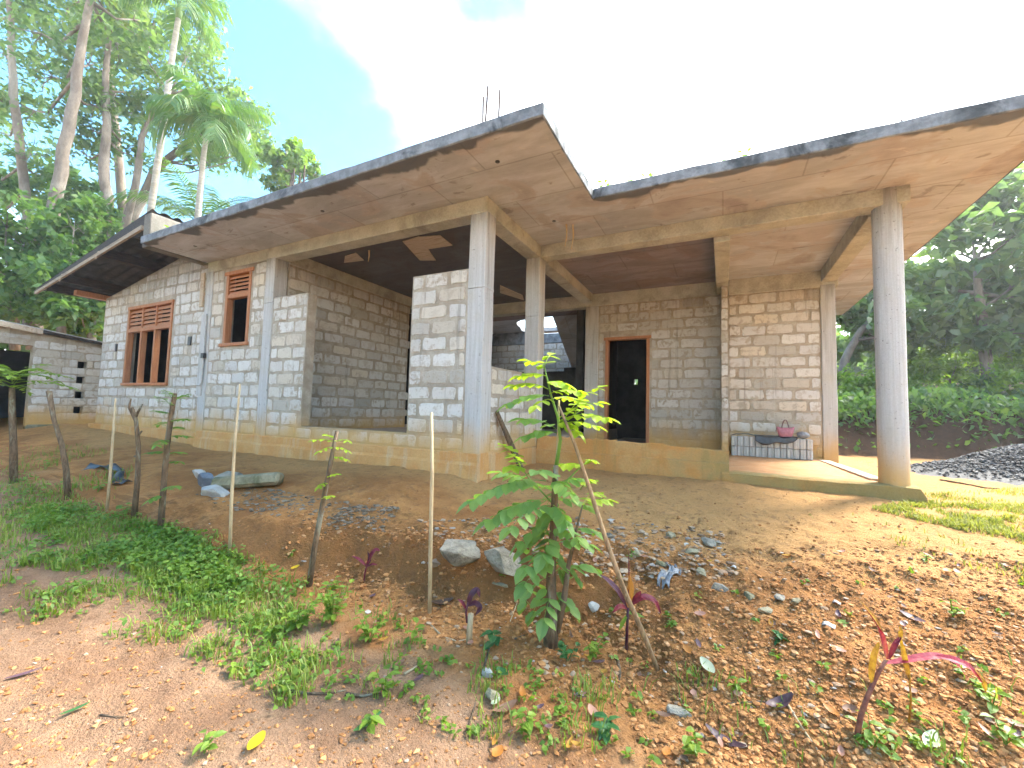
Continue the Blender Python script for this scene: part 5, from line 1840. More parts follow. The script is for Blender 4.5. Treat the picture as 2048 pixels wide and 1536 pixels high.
GRN = [((1098, 792), (1020, 806), 5), ((1112, 858), (1050, 838), 4), ((1114, 866), (1052, 872), 6), ((1092, 962), (945, 1002), 8), ((1085, 985), (1002, 945), 6), ((1100, 1000), (978, 1042), 7), ((1102, 1010), (1022, 1055), 5),
       ((1108, 985), (1062, 968), 4), ((1108, 985), (1094, 1012), 3), ((1112, 970), (1168, 958), 4), ((1112, 1000), (1172, 1012), 4), ((1106, 1040), (1040, 1085), 4), ((1102, 1062), (1045, 1100), 4), ((1112, 1060), (1156, 1075), 4),
       ((1115, 1085), (1178, 1090), 4), ((1102, 1092), (1052, 1135), 4), ((1100, 1122), (1050, 1168), 4), ((1112, 1122), (1150, 1155), 3), ((1100, 1152), (1050, 1205), 4), ((1102, 1172), (1066, 1225), 3), ((1106, 1182), (1142, 1215), 3),
       ((1102, 1192), (1088, 1238), 3), ((1135, 1140), (1182, 1135), 4), ((1150, 1060), (1195, 1065), 4), ((1106, 1010), (1130, 1040), 4), ((1106, 1020), (1075, 1065), 4), ((1108, 960), (1075, 942), 4), ((1110, 962), (1140, 985), 4), ((1104, 1100), (1120, 1140), 3), ((1104, 1075), (1085, 1110), 3)]
for lst, mt, L_ in ((YNG, 'leaf_sapling_young', .066), (GRN, 'leaf_sapling', .084)):
    for (a, b_, k) in lst:
        j0, j1 = rs_.uniform(-.03, .03), rs_.uniform(-.20, .16)
        mb = MB()
        compound(mb, at(*a, DS + j0), at(*b_, DS + j1), k, L_ * rs_.uniform(.9, 1.2), .74, rs_, arch=.10)
        part('compound_leaf', mb, M[mt], sap)


def stake(name, label, pts, r, mat, cat='stake', group=None, n=8, wob=.05, depth=None):
    b = gp(*pts[0])
    d = float(b @ fw) if depth is None else depth
    P = [at(p[0], p[1], d + (p[2] if len(p) > 2 else 0)) for p in pts]
    P[0] = P[0] - np.array([0, 0, .05])
    o = MB().tube(P, r, n, wob=wob).build(name, M[mat], None, True)
    # origin at the base
    for vv in o.data.vertices:
        vv.co = Vector(np.array(vv.co) - P[0])
    o.location = P[0]
    return tag(o, label, cat, group), d


gs = 'bare stakes set along the bank'
stake('bamboo_stake', 'thin straight pale stake standing left of the two boulders', [(860, 1226), (861, 1100), (864, 950), (863, 825)], [.0125, .012, .011, .009], 'bare_stake', group=gs)
stake('bamboo_stake', 'thin pale stake standing in front of the small louvred window wall', [(460, 1112), (463, 1000), (470, 880), (480, 768)], [.012, .0115, .010, .007], 'bare_stake', group=gs)
stake('bamboo_stake', 'thin pale stake in front of the left corner of the house', [(214, 1022), (221, 940), (226, 870), (231, 797)], [.013, .012, .010, .007], 'bare_stake', group=gs)
stake('bamboo_stake', 'pale stake upright behind the sapling', [(1108, 1075), (1112, 960), (1116, 880), (1118, 800)], [.011, .010, .009, .006], 'bare_stake', group=gs, depth=DS + .12)
stake('leaning_stick', 'long tan stick leaning into the sapling from the right', [(1322, 1335), (1290, 1275), (1248, 1180), (1212, 1080), (1180, 980, .05), (1150, 890, .08), (1118, 812, .08)], [.010, .013, .014, .012, .011, .009, .006], 'stick_tan', 'stick', wob=.12)
stake('cut_sapling', 'bent brown bare stem with blunt top left of the forked one', [(137, 996), (132, 940), (124, 890), (108, 840), (98, 782)], [.028, .025, .022, .019, .023], 'bark_stick', 'stem', wob=.1)
o, d = stake('cut_sapling', 'thin brown stem forked at its top in front of the wing window', [(268, 1034), (275, 960), (277, 890), (272, 840), (264, 815)], [.024, .02, .018, .016, .014], 'bark_stick', 'stem', wob=.1)
for pth in ([(272, 842), (258, 815), (262, 797)], [(270, 835), (285, 808)], [(276, 870), (284, 862)], [(276, 915), (268, 912)]):
    P = pl(pth, d)
    MB().tube([p - np.array(o.location) for p in P], np.linspace(.014, .006, len(P)), 6).build('twig', M['bark_stick'], o, True)


def fine_leaf(mb, p0, p1, rs, L=.06, pairs=8):
    compound(mb, p0, p1, pairs, L, .42, rs, .08, .2)


o, d = stake('young_tree_stem', 'dark stem with sparse feathery leaves in front of the wing wall', [(321, 1062), (327, 980), (334, 890), (342, 830), (350, 787)], [.026, .024, .022, .020, .017], 'bark_stick', 'sapling', wob=.08)
for (a, b_) in (((345, 815), (318, 795)), ((346, 805), (372, 790)), ((343, 830), (316, 822)), ((340, 850), (318, 850)), ((338, 845), (370, 838)), ((335, 880), (312, 890)), ((334, 875), (372, 872)), ((332, 905), (300, 905)), ((331, 910), (365, 905)), ((338, 860), (362, 855)), ((345, 800), (330, 782)), ((326, 990), (300, 1000)), ((330, 930), (362, 925)), ((327, 985), (355, 975))):
    mb = MB()
    fine_leaf(mb, at(*a, d) - np.array(o.location), at(*b_, d + rs_.uniform(-.25, .25)) - np.array(o.location), rs_)
    mb.build('compound_leaf', M['leaf_cover'], o)
o, d = stake('young_tree_stem', 'stem with a feathery green head of leaves at the left frame edge', [(28, 962), (27, 890), (24, 820), (24, 775)], [.036, .032, .028, .024], 'bark_stick', 'sapling', wob=.08)
for k in range(20):
    a = 2 * math.pi * k / 20 + rs_.uniform(-.15, .15)
    p0 = at(24, 775 - (k % 4) * 8, d)
    ln = rs_.uniform(.35, .52)
    p1 = p0 + np.array([math.cos(a) * ln, math.sin(a) * ln, rs_.uniform(-.05, .24)])
    mb = MB()
    compound(mb, p0 - np.array(o.location), p1 - np.array(o.location), 9, .075, .5, rs_, .12, .15)
    mb.build('compound_leaf', M['leaf_weed'], o)
o, d = stake('young_tree_stem', 'thin leaning stem sprouting at its top below the large wall opening', [(617, 1172), (630, 1090), (645, 1010), (660, 930), (674, 862)], [.02, .019, .017, .015, .012], 'bark_stick', 'sapling', wob=.08)
for (a, b_) in (((670, 885), (630, 880)), ((670, 885), (695, 882)), ((668, 895), (640, 902)), ((668, 895), (692, 900)), ((671, 880), (655, 870)), ((664, 915), (690, 918)), ((656, 955), (672, 948)), ((654, 965), (640, 972)), ((648, 1000), (662, 992))):
    mb = MB()
    compound(mb, at(*a, d) - np.array(o.location), at(*b_, d + rs_.uniform(-.1, .1)) - np.array(o.location), 3, .045, .6, rs_, .1, .2)
    mb.build('compound_leaf', M['leaf_sapling_young'], o)


# ------------------------------------------------------------------ rocks
def rock(name, label, px, py, size, flat, mat, seed, group=None, rz=0, sink=.3, tilt=(0, 0)):
    r2 = np.random.default_rng(seed)
    import bmesh
    bm = bmesh.new()
    bmesh.ops.create_icosphere(bm, subdivisions=3, radius=1)
    planes = [(unit(r2.normal(size=3)), r2.uniform(.42, .75)) for _ in range(13)]
    for vtx in bm.verts:
        p = np.array(vtx.co)
        for nrm, dd in planes:
            e = p @ nrm - dd
            if e > 0:
                p = p - nrm * e * .985
        p = p * (1 + .05 * float(vnoise(p[0] * 4 + 7, p[1] * 4 + p[2] * 3, seed)))
        vtx.co = Vector(p * np.array(size) * .5 * 1.45)
    me = bpy.data.meshes.new(name)
    bm.to_mesh(me)
    bm.free()
    ob = link(name, me, M[mat])
    g = gp(px, py)
    ob.location = (g[0], g[1], g[2] + size[2] * (.5 - sink))
    ob.rotation_euler = (tilt[0], tilt[1], rz)
    return tag(ob, label, 'rock', group)


rock('boulder', 'flat grey boulder left of the rounder boulder on the bank crest', 918, 1122, (.30, .22, .17), 1, 'rock_grey', 201, rz=.5, sink=.15, tilt=(.15, .2))
rock('boulder', 'rounded buff boulder beside the sapling on the bank crest', 1006, 1140, (.24, .2, .18), 1, 'rock_grey', 219, rz=.9, sink=.15, tilt=(.2, .1))
gq = gp(505, 972)
mb = MB().bbox(-.36, .36, -.12, .12, -.05, .07, .03)
mb.v = [(x * (1 - .25 * (y > 0)) + .03 * float(vnoise(x * 9, y * 9, 98)), y + .04 * float(vnoise(x * 7, z * 9, 99)), z + .03 * float(vnoise(x * 5, y * 5, 97)) + .12 * x) for x, y, z in mb.v]
so = mb.build('stone_slab', M['rock_moss'])
so.location = (gq[0], gq[1], gq[2] + .03)
so.rotation_euler = (R(-16), 0, R(18))
tag(so, 'long mossy stone slab lying on the earth before the front wall', 'rock')
rock('stone', 'white angular stone beside the blue-grey slate piece', 428, 990, (.24, .16, .12), 1, 'rock_white', 233, rz=.3, sink=.2)
rock('slate_piece', 'blue-grey slate piece leaning behind the white angular stone', 412, 975, (.20, .10, .20), 1, 'slate_dark', 240, rz=.1, sink=.2, tilt=(.4, 0))
rock('stone', 'small pale stone at the left end of the mossy slab', 402, 958, (.16, .12, .14), 1, 'rock_white', 251, sink=.2)
rock('stone', 'grey stone between slate and mossy slab', 448, 962, (.26, .18, .10), 1, 'rock_grey', 255, rz=.8, sink=.2)
rock('stone', 'yellowish rounded stone low on the path below the sapling', 985, 1398, (.065, .06, .055), 1, 'rock_moss', 262, sink=.2)
rock('stone', 'small white stone above the oval grey-green leaf on the path', 977, 1352, (.05, .035, .04), 1, 'rock_white', 263, sink=.2)
rock('stone', 'small buff stone on the bank right of the sapling base', 1187, 1218, (.05, .045, .06), 1, 'rock_white', 264, sink=.2)
rock('stone', 'grey flat stone near the bottom edge right of centre', 1360, 1430, (.08, .06, .045), 1, 'rock_grey', 265, sink=.2)
rock('stone', 'dark flat stone on the bank under the two boulders', 870, 1130, (.10, .07, .05), 1, 'rubble', 266, sink=.2)
rock('brick_chip', 'small pale brick chip on the bank below the rounder boulder', 1004, 1172, (.10, .035, .03), 1, 'rock_moss', 267, rz=.2, sink=.2)
gtr = 'small pale stones embedded along the slope'
for i, (px, py, s) in enumerate(((1440, 1180, .06), (1500, 1195, .05), (1405, 1150, .06), (1560, 1200, .045), (1320, 1130, .05), (1275, 1110, .05), (1420, 1088, .07), (1380, 1105, .06), (1340, 1075, .06), (1220, 1075, .05), (1530, 1225, .05), (1590, 1205, .05))):
    rock('stone', ('%s stone %s' % (('grey', 'buff', 'tan')[i % 3], ('first of the row below the grey plastic scrap', 'in the row toward the torn paper', 'just right of the grey plastic scrap', 'above the torn paper on the slope', 'left of the grey plastic scrap', 'behind the leaning stick on the crest', 'on the crest beside the small white scrap', 'on the crest left of the small white scrap', 'high on the crest behind the plastic scrap', 'behind the sapling on the crest', 'in the row just above the torn paper', 'at the right end of the stone row')[i])), px, py, (s * 1.4, s, s * .7), 1, 'rock_moss' if i % 3 else 'rock_grey', 300 + i, gtr, rz=i, sink=.25)
# dark plastic and debris on the left slope
cl = gp(215, 950)
cloth('plastic_scrap', lambda u, w_: (cl[0] - .6 + 1.2 * u, cl[1] - .04 + .13 * w_ + .1 * math.sin(u * 5), float(H(cl[0] - .6 + 1.2 * u, cl[1] - .04 + .13 * w_ + .1 * math.sin(u * 5))) + .02 + .09 * float(vnoise(u * 9, w_ * 3, 57))), 18, 6, 'black_plastic', 'strip of black plastic half buried in the slope below the shed', 'plastic')
c2 = gp(1345, 1150)
cloth('plastic_scrap', lambda u, w_: (c2[0] - .05 + .07 * u + .03 * math.sin(w_ * 5), c2[1] + .07 - .17 * w_, float(H(c2[0] - .05 + .07 * u, c2[1] + .07 - .17 * w_)) + .010 + .04 * float(vnoise(u * 7, w_ * 9, 58))), 12, 12, 'grey_plastic', 'crumpled grey plastic scrap on the bank right of the leaning stick', 'plastic')
for (px, py, lab) in ((1655, 1253, 'white torn paper scrap in the middle of the right slope'), (1160, 1392, 'tiny white wrapper on the path below the sapling'), (1468, 1137, 'small white scrap on the crest right of the leaning stick'), (1672, 1208, 'small bluish white scrap above the torn paper on the slope')):
    c3 = gp(px, py)
    sz = .055 if py == 1253 else .035
    cloth('paper_scrap', lambda u, w_: (c3[0] + sz * (u - .5) + .2 * sz * w_, c3[1] + sz * .8 * (w_ - .5), c3[2] + .012 + .006 * math.sin(u * 5)), 4, 4, 'rock_white', lab, 'scrap')


# ------------------------------------------------------------------ red-leaved plants
def ribbon(mb, pts, Wd, fold=.25, tipw=.05, basew=.25):
    """strap leaf along a path"""
    pts = np.array(pts, float)
    t0 = np.linspace(0, 1, len(pts))
    tt = np.linspace(0, 1, 13)
    C = np.stack([np.interp(tt, t0, pts[:, k]) for k in range(3)], -1)
    for _ in range(2):
        C[1:-1] = .25 * C[:-2] + .5 * C[1:-1] + .25 * C[2:]
    v, f = [], []
    for i, t in enumerate(tt):
        tg = unit(C[min(i + 1, 12)] - C[max(i - 1, 0)])
        vd = unit(-C[i])
        s = unit(np.cross(tg, vd * .6 + np.array([0, 0, .8])))
        nn_ = np.cross(s, tg)
        w = Wd * .5 * (max(math.sin(math.pi * min(1, .08 + t * .92)) ** .8, tipw) if t > .3 else max(basew, math.sin(math.pi * (.08 + t * .92)) ** .8))
        if t == 1:
            w = Wd * .02
        v += [C[i] + s * w + nn_ * w * fold, C[i], C[i] - s * w + nn_ * w * fold]
    for i in range(12):
        for k in range(2):
            a = i * 3 + k
            f.append((a, a + 1, a + 4, a + 3))
    mb.add(v, f)


def ti_plant(label, stems, leaves, base):
    b = gp(*base)
    d = float(b @ fw)
    root = thing('ti_plant', tuple(b), label, 'plant', 'red leaved plants on the bank')
    for (pts, r0, r1, mat) in stems:
        P = pl(pts, d)
        part('stem', MB().tube(P, np.linspace(r0, r1, len(P)), 7, wob=.08), M[mat], root, True)
    for (pts, w, mat) in leaves:
        mb = MB()
        ribbon(mb, pl(pts, d), w)
        part('leaf', mb, M[mat], root)
    return root


ti_plant('red stemmed plant with one long arching pink leaf at the lower right', [([(1712, 1482), (1722, 1430), (1738, 1385), (1757, 1345), (1772, 1320)], .010, .006, 'stem_red'), ([(1818, 1445), (1822, 1400), (1818, 1350)], .004, .003, 'leaf_dry_yellow')],
         [([(1770, 1326), (1805, 1322), (1850, 1313), (1885, 1311), (1915, 1325), (1938, 1362)], .030, 'cordyline_pink'), ([(1872, 1312), (1905, 1318, -.02), (1940, 1332, -.04), (1968, 1370, -.05)], .030, 'cordyline_pink'),
          ([(1775, 1318), (1768, 1285), (1758, 1255), (1722, 1205)], .020, 'cordyline_pink'), ([(1765, 1262), (1748, 1235), (1718, 1200)], .022, 'leaf_dry_yellow'), ([(1778, 1318), (1790, 1290), (1805, 1268)], .018, 'cordyline_red'),
          ([(1758, 1285), (1748, 1310), (1742, 1350), (1744, 1372)], .021, 'leaf_dry_yellow'), ([(1800, 1275), (1808, 1310), (1815, 1345), (1822, 1365)], .019, 'leaf_dry_yellow'), ([(1800, 1280), (1802, 1262), (1798, 1252)], .014, 'leaf_dry_yellow'),
          ([(1950, 1340, -.05), (1966, 1360, -.05), (1972, 1385, -.05)], .020, 'leaf_dry_yellow')], (1712, 1478))
ti_plant('young plant with red and orange leaves at the foot of the leaning stick', [([(1252, 1310), (1254, 1260), (1256, 1215)], .009, .006, 'cordyline_purple')],
         [([(1256, 1215), (1262, 1180), (1258, 1148)], .035, 'leaf_orange'), ([(1257, 1213), (1285, 1192), (1310, 1200), (1322, 1228)], .040, 'cordyline_red'), ([(1256, 1215), (1275, 1195), (1282, 1182)], .035, 'cordyline_red'),
          ([(1255, 1217), (1235, 1180), (1215, 1160), (1200, 1150)], .035, 'cordyline_purple'), ([(1255, 1217), (1240, 1212), (1225, 1225)], .03, 'cordyline_pink'), ([(1256, 1225), (1270, 1228), (1290, 1235)], .026, 'leaf_weed'), ([(1255, 1230), (1246, 1245), (1238, 1262)], .022, 'leaf_weed'), ([(1256, 1210), (1258, 1150), (1257, 1098)], .006, 'cordyline_purple')], (1252, 1306))
ti_plant('dark purple leaved stump sprout on the bank left of the sapling', [([(938, 1290), (940, 1250), (942, 1228)], .017, .015, 'bare_stake'), ([(934, 1245), (932, 1225), (936, 1205)], .007, .005, 'cordyline_purple')],
         [([(936, 1212), (942, 1190), (955, 1178), (960, 1195)], .04, 'cordyline_purple'), ([(936, 1212), (950, 1205), (962, 1215), (950, 1232)], .035, 'cordyline_purple'), ([(934, 1222), (925, 1205), (915, 1198)], .02, 'cordyline_red')], (938, 1288))
ti_plant('small crimson plant on the bank below the rubble', [([(727, 1168), (730, 1145), (734, 1130)], .006, .005, 'cordyline_red')],
         [([(733, 1132), (742, 1110), (752, 1098), (760, 1102)], .035, 'cordyline_red'), ([(732, 1132), (718, 1118), (703, 1112)], .024, 'cordyline_red'), ([(733, 1134), (740, 1120), (735, 1102)], .022, 'cordyline_purple'), ([(733, 1134), (745, 1128), (755, 1130)], .02, 'cordyline_red')], (727, 1166))


# ------------------------------------------------------------------ weeds
def weed(label, px, py, size, mat, n, Lf, seed, group='young weeds sprouting along the bank', wd=.6, upright=.5):
    r = random.Random(seed)
    g = gp(px, py)
    root = thing('weed', tuple(g), label, 'weed', group)
    st, lf = MB(), MB()
    for s in range(max(2, n // 4)):
        a = r.uniform(0, 6.28)
        top = np.array([math.cos(a) * size * (1 - upright) * r.uniform(.3, 1), math.sin(a) * size * (1 - upright) * r.uniform(.3, 1), size * r.uniform(.55, 1)])
        st.tube([np.zeros(3), top * .5 + np.array([0, 0, size * .08]), top], [.0028, .0022, .0014], 5)
        for k in range(4):
            t = .35 + .65 * k / 3
            p = top * t
            b_ = a + k * 2.4 + r.uniform(-.4, .4)
            leaf_blade(lf, p, np.array([math.cos(b_), math.sin(b_), r.uniform(-.1, .5)]), np.array([r.uniform(-.3, .3), r.uniform(-.3, .3), 1]), Lf * r.uniform(.7, 1.2), Lf * wd * r.uniform(.8, 1.1), .15, .25)
    st.build('stem', M[mat], root)
    lf.build('leaves', M[mat], root)
    return root


WE = [('bright clump of weeds at the foot of the bank below the thin leaning stem', 600, 1262, .17, 'leaf_weed', 44, .048), ('tall bright weed clump beside the orange fallen leaf', 665, 1250, .22, 'leaf_weed', 60, .05), ('leafy weed clump right of the tallest clump on the bank foot', 740, 1285, .16, 'leaf_weed', 40, .045),
      ('broad leafed weed under the pale stake', 822, 1290, .10, 'leaf_weed', 10, .055), ('low weed on the path edge left of the bright clumps', 540, 1275, .08, 'leaf_weed', 10, .045), ('small weed left of the fallen yellow leaf near the bottom edge', 408, 1508, .07, 'leaf_weed', 8, .045),
      ('weed with dark glossy leaves low on the bank left of the sapling', 992, 1292, .09, 'leaf_dark', 8, .075), ('green weed clump at the base of the sapling on its right', 1135, 1325, .12, 'leaf_dark', 14, .055), ('tall weed clump between sapling and red plant', 1180, 1322, .20, 'leaf_weed', 22, .045),
      ('weed by the dark twig on the path', 770, 1395, .11, 'leaf_weed', 12, .055), ('pale weed at the end of the dark twig', 735, 1462, .09, 'leaf_weed', 10, .06), ('tiny bright weed on the face of the bank between boulders and sapling', 1010, 1158, .05, 'leaf_weed', 8, .04),
      ('weed tuft on the path below the bright clump', 560, 1390, .08, 'leaf_weed', 10, .05), ('small pale weed low on the path left of centre', 470, 1345, .06, 'leaf_weed', 8, .045), ('spreading weed near the bottom edge below the sapling', 1060, 1480, .11, 'leaf_weed', 14, .05),
      ('weed with oval leaves at the bottom right of centre', 1215, 1472, .08, 'leaf_dark', 8, .07), ('low weed beside the red stemmed plant base', 1745, 1500, .12, 'leaf_weed', 16, .05), ('weed at the bottom right corner', 2010, 1490, .10, 'leaf_weed', 14, .05),
      ('weed on the slope right of the pink arching leaf', 1985, 1420, .09, 'leaf_weed', 10, .055), ('small weed in the middle of the right slope', 1565, 1285, .06, 'leaf_dark', 6, .05), ('bright weed high on the right slope', 1905, 1235, .10, 'leaf_weed', 14, .045),
      ('weed on the crest near the lawn', 1855, 1125, .07, 'leaf_weed', 8, .045), ('weed near the bottom edge right of centre', 1395, 1520, .10, 'leaf_weed', 12, .05), ('weed beside the purple curled leaf at the bottom', 1480, 1390, .06, 'leaf_weed', 8, .045),
      ('weed by the foot of the pale stake below the louvred window', 470, 1130, .12, 'leaf_weed', 14, .045), ('weed at the foot of the dark feathery stem', 345, 1075, .10, 'leaf_cover', 14, .045), ('weed sprouting on the face of the bank below the rubble', 575, 1120, .09, 'leaf_weed', 10, .045),
      ('weed right of the thin leaning stem foot', 660, 1185, .09, 'leaf_weed', 10, .05), ('moss-like weed patch on the crest right of the leaning stick', 1262, 1120, .06, 'leaf_cover', 14, .03), ('low weed mat on the bank right of the red plant', 1345, 1255, .06, 'leaf_cover', 16, .03),
      ('weed under the strip of black plastic on the left slope', 195, 985, .14, 'leaf_weed', 12, .06), ('weed left of the forked stem foot', 250, 1035, .14, 'leaf_cover', 16, .06), ('weed on the left slope above the black plastic', 90, 940, .14, 'leaf_weed', 12, .06)]
for i, (lab, px, py, s, mt, n_, L_) in enumerate(WE):
    weed(lab, px, py, s, mt, n_, L_, 400 + i)
rsw = np.random.default_rng(88)
Pw = np.concatenate([patchy(scatter(MID, 130, rsw), rsw, 3, -.1), patchy(scatter(EDGE, 60, rsw), rsw, 3, -.1), patchy(scatter(RIGHTP, 80, rsw), rsw, 3, 0), scatter(SLOPE, 40, rsw)])
Q = np.repeat(Pw, 6, 0)
a = rsw.uniform(0, 6.28, len(Q))
Q = Q + np.stack([np.cos(a) * .016, np.sin(a) * .016, rsw.uniform(.008, .03, len(Q))], -1)
v, f = leaf_cloud(Q, .030, .019, 1.4, .1, rsw)
tag(link('seedlings', np_mesh('seedlings', v, f), M['leaf_weed']), 'tiny green seedlings scattered over the bare earth', 'seedlings', kind='stuff')


# ------------------------------------------------------------------ fallen leaves and twigs
def fallen(label, px, py, L, Wd, rz, mat, curl=.2, lift=.012, group=None, tilt=0.0):
    g = gp(px, py)
    v, f = [], []
    n = 8
    for i in range(n + 1):
        t = i / n
        w = Wd * .5 * math.sin(math.pi * (.04 + .92 * t)) ** .75
        z = curl * L * ((t - .5) ** 2 * 2 - .25) * (1 if i % 2 else .9)
        c = .35 * curl * w * 4
        v += [((t - .5) * L, -w, z + c), ((t - .5) * L, 0, z), ((t - .5) * L, w, z + c * .8)]
    for i in range(n):
        for k in range(2):
            q = i * 3 + k
            f.append((q, q + 1, q + 4, q + 3))
    o = MB().add(v, f).build('fallen_leaf', M[mat], None, True)
    e = .04
    nx, ny = (float(H0(g[0] + e, g[1])) - float(H0(g[0] - e, g[1]))) / (2 * e), (float(H0(g[0], g[1] + e)) - float(H0(g[0], g[1] - e))) / (2 * e)
    nrm = Vector((-nx, -ny, 1)).normalized()
    o.rotation_mode = 'QUATERNION'
    o.rotation_quaternion = nrm.to_track_quat('Z', 'Y') @ Matrix.Rotation(rz, 3, 'Z').to_quaternion() @ Matrix.Rotation(tilt, 3, 'Y').to_quaternion()
    o.location = (g[0], g[1], g[2] + lift + .010)
    return tag(o, label, 'leaf', group)


FL = [('bright golden leaf lying on the sandy path at the bottom', 512, 1494, .085, .05, 1.1, 'leaf_gold', .15), ('orange leaf among the bright weeds', 662, 1184, .045, .035, .4, 'leaf_gold', .1), ('orange-brown curled leaf on the path below the sapling', 995, 1516, .06, .04, .5, 'leaf_orange', .3),
      ('oval grey-green leaf on the path below the yellowish stone', 991, 1412, .055, .03, .4, 'leaf_pale', .1), ('broad dark green folded leaf standing by the white stone', 1004, 1354, .07, .05, 1.9, 'leaf_dark', .3), ('pink-tan leaf on the earth right of the white wrapper', 1187, 1435, .085, .04, 1.3, 'leaf_pink_dry', .2),
      ('large purple-grey curled leaf at the bottom right of centre', 1450, 1490, .15, .05, -1.0, 'leaf_purple_dry', .5), ('dark purple curled leaf beside the straw stalk', 1560, 1415, .13, .05, .9, 'leaf_purple_dry', .6), ('purple-brown leaf on the slope left of the pink arching leaf', 1825, 1243, .10, .045, -.7, 'leaf_purple_dry', .3),
      ('pale green pointed leaf near the bottom right', 1862, 1490, .10, .045, 1.0, 'leaf_pale', .15), ('dark grey leaf strip on the path at the left edge', 45, 1357, .11, .022, .1, 'leaf_purple_dry', .1), ('dark green decaying leaf strip on the path', 150, 1428, .09, .02, .5, 'leaf_dark', .1),
      ('brown leaf heap piece below the grey oval leaf', 1010, 1425, .12, .045, .1, 'leaf_brown', .3), ('large dark brown dry leaf against the bank left of the purple sprout', 885, 1212, .14, .07, .4, 'leaf_brown', .5), ('rust brown leaf on the path right of the oval grey leaf', 1045, 1395, .07, .03, 1.2, 'leaf_orange', .3),
      ('pale cream leaf on the earth left of the red plant', 1075, 1235, .05, .03, .8, 'leaf_pale', .2), ('yellow leaf at the foot of the thin leaning stem', 590, 1140, .06, .03, .6, 'leaf_gold', .2), ('tan leaf on the green edge of the path', 430, 1115, .07, .025, .4, 'leaf_dry_yellow', .2),
      ('light green large leaf among the weeds at the path edge', 505, 1165, .06, .045, -.3, 'leaf_weed', .1), ('brown-green long leaf at the edge of the path left of centre', 735, 1455, .13, .03, .6, 'leaf_dark', .15), ('orange-red leaf on the right slope edge', 1895, 1148, .06, .035, .5, 'leaf_orange', .2),
      ('pink-brown leaf high on the right slope', 1915, 1150, .05, .03, 1.5, 'leaf_pink_dry', .2), ('grey-green torn leaf on the right slope', 1415, 1340, .09, .05, -.7, 'leaf_pale', .2), ('orange leaf beside the small clump right of centre', 1376, 1308, .06, .035, -.5, 'leaf_orange', .2),
      ('dry tan leaf on the slope below the grey plastic', 1400, 1235, .06, .03, .2, 'leaf_pink_dry', .2), ('brown curled leaf right of the big purple curled leaf', 1700, 1430, .06, .04, .4, 'leaf_brown', .5)]
for q in FL:
    fallen(q[0], *q[1:7], M and q[7], q[8] if len(q) > 8 else .2) if False else fallen(q[0], q[1], q[2], q[3], q[4], q[5], q[6], q[7])
rl = random.Random(9)
for k in range(64):
    px, py = (rl.uniform(1120, 2040), rl.uniform(1090, 1530)) if k < 44 else (rl.uniform(620, 1250), rl.uniform(1180, 1500))
    mt = rl.choice(['leaf_brown', 'leaf_brown', 'leaf_pink_dry', 'leaf_orange', 'leaf_purple_dry', 'leaf_dry_yellow'])
    fallen('small withered %s leaf scattered on the earth bank' % {'leaf_brown': 'dark brown', 'leaf_pink_dry': 'pinkish tan', 'leaf_orange': 'orange', 'leaf_purple_dry': 'purple grey', 'leaf_dry_yellow': 'ochre'}[mt], px, py, rl.uniform(.03, .07), rl.uniform(.016, .03), rl.uniform(0, 6.28), mt, rl.uniform(.1, .5), group='withered leaves on the earth bank')


def twig(label, pts, r, mat='bark_stick', name='twig'):
    P = [gp(*p) + np.array([0, 0, r * 1.2]) for p in pts]
    o = MB().tube(P, np.linspace(r, r * .5, len(P)), 6, wob=.12).build(name, M[mat], None, True)
    return tag(o, label, 'twig')


twig('dark wet twig lying across the path left of centre', [(568, 1383), (610, 1390), (655, 1391), (692, 1384)], .0065)
twig('short dark twig right of the long wet one', [(690, 1392), (725, 1396), (762, 1390)], .008)
twig('long thin twig lying down the path below the purple sprout', [(978, 1300), (965, 1350), (948, 1420), (932, 1470)], .006)
twig('straw coloured stalk lying at the bottom right of centre', [(1575, 1412), (1605, 1460), (1650, 1525)], .006, 'bare_stake')
twig('thin curved root on the bank left of the purple sprout', [(862, 1252), (885, 1275), (915, 1285), (945, 1278)], .005, 'bare_stake')
twig('thin grey twig leaning on the bank left of the sapling stem', [(1020, 1245), (1035, 1205), (1048, 1168)], .004, 'bare_stake')
twig('grey stick end on the path under the broad leafed weed', [(808, 1352), (825, 1342), (842, 1330)], .007, 'bare_stake')
twig('short brown stick on the sandy path at the lower left', [(200, 1432), (225, 1436), (250, 1436)], .004)
twig('root crossing the soil below the boulders', [(1030, 1280), (1050, 1272), (1068, 1262)], .005)
twig('brown stick on the earth right of the red plant foot', [(1235, 1325), (1240, 1350), (1238, 1378)], .010)
twig('dark stick across the slope beside the purple curled leaves', [(1450, 1410), (1520, 1405), (1580, 1408)], .004)
twig('thin branch on the ground behind the lawn by the gravel heap', [(1880, 962), (1920, 968), (1970, 978), (2000, 980)], .012)

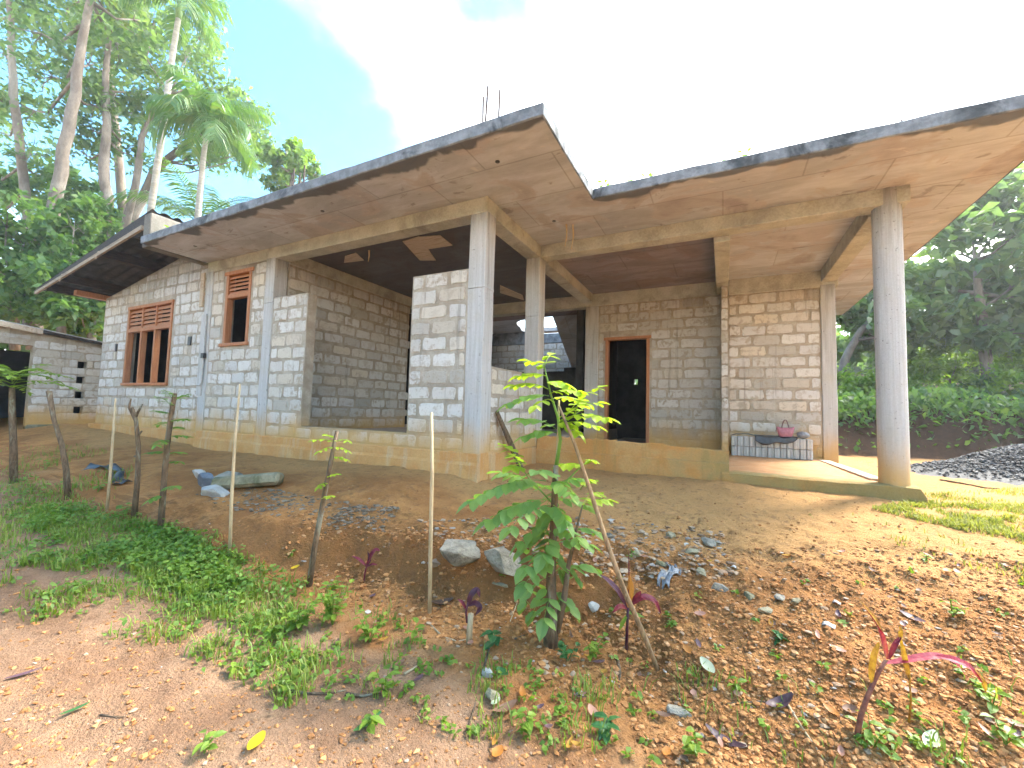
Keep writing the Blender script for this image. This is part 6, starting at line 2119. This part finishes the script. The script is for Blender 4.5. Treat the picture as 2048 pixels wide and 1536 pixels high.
# ------------------------------------------------------------------ plants growing on the slab roof
for i, (px, py, yy, s, mt, lab) in enumerate(((1206, 384, 4.45, .13, 'leaf_weed', 'broad leafed plant growing on the roof in the inner slab corner'), (1268, 362, 4.5, .12, 'leaf_weed', 'small plant on the slab roof right of the inner corner'), (1290, 358, 4.5, .13, 'leaf_cover', 'spiky small plant on the slab roof beside the broad leafed ones'),
                                             (1452, 325, 4.5, .12, 'leaf_weed', 'low plant on the slab roof left of the fern'), (1486, 316, 4.5, .13, 'leaf_cover', 'upright fern like plant on the porch slab roof'), (1512, 310, 4.5, .10, 'leaf_weed', 'small weed on the slab roof right of the fern'),
                                             (1555, 300, 4.5, .06, 'leaf_weed', 'tiny seedling on the porch slab roof'), (1588, 294, 4.5, .08, 'leaf_weed', 'thin seedling at the right of the roof plants'), (340, 462, 3.2, .2, 'leaf_weed', 'green plant on the slab roof by the upstand'))):
    p = onY(px, py, yy)
    r = random.Random(900 + i)
    root = thing('roof_plant', (p[0], yy, ZT), lab, 'plant', 'plants growing on the slab roof')
    lf, st = MB(), MB()
    for k in range(7):
        a = r.uniform(0, 6.28)
        top = np.array([math.cos(a) * s * .4, math.sin(a) * s * .4, s * r.uniform(.7, 1.3)])
        st.tube([np.zeros(3), top * .6, top], .003, 5)
        for q in range(4):
            b_ = a + q * 1.9
            leaf_blade(lf, top * (.4 + .2 * q), np.array([math.cos(b_), math.sin(b_), .3]), np.array([0, 0, 1.]), s * .5, s * .28)
    st.build('stem', M[mt], root)
    lf.build('leaves', M[mt], root)
print('triangles', sum(len(o.data.loop_triangles) or sum(len(p.vertices) - 2 for p in o.data.polygons) for o in bpy.data.objects if o.type == 'MESH' and len(o.data.polygons) < 3000000))

# ------------------------------------------------------------------ added haze volume, imitates flare washing out the distance
allz = [(o.matrix_world @ Vector(c)).z for o in bpy.data.objects if o.type == 'MESH' for c in o.bound_box]
bpy.context.view_layer.update()
hzm = bpy.data.materials.new('flare_haze')
hzm.use_nodes = True
ht = hzm.node_tree
ht.nodes.clear()
ho = ht.nodes.new('ShaderNodeOutputMaterial')
pv = ht.nodes.new('ShaderNodeVolumePrincipled')
pv.inputs['Color'].default_value = (0.93, 0.97, 1.0, 1)
pv.inputs['Density'].default_value = 0.0020
pv.inputs['Anisotropy'].default_value = 0.45
ht.links.new(pv.outputs[0], ho.inputs['Volume'])
hz_o = MB().box(-74, 74, -29, 84, -3.2, 17.5).build('haze', hzm)
tag(hz_o, kind='stuff')
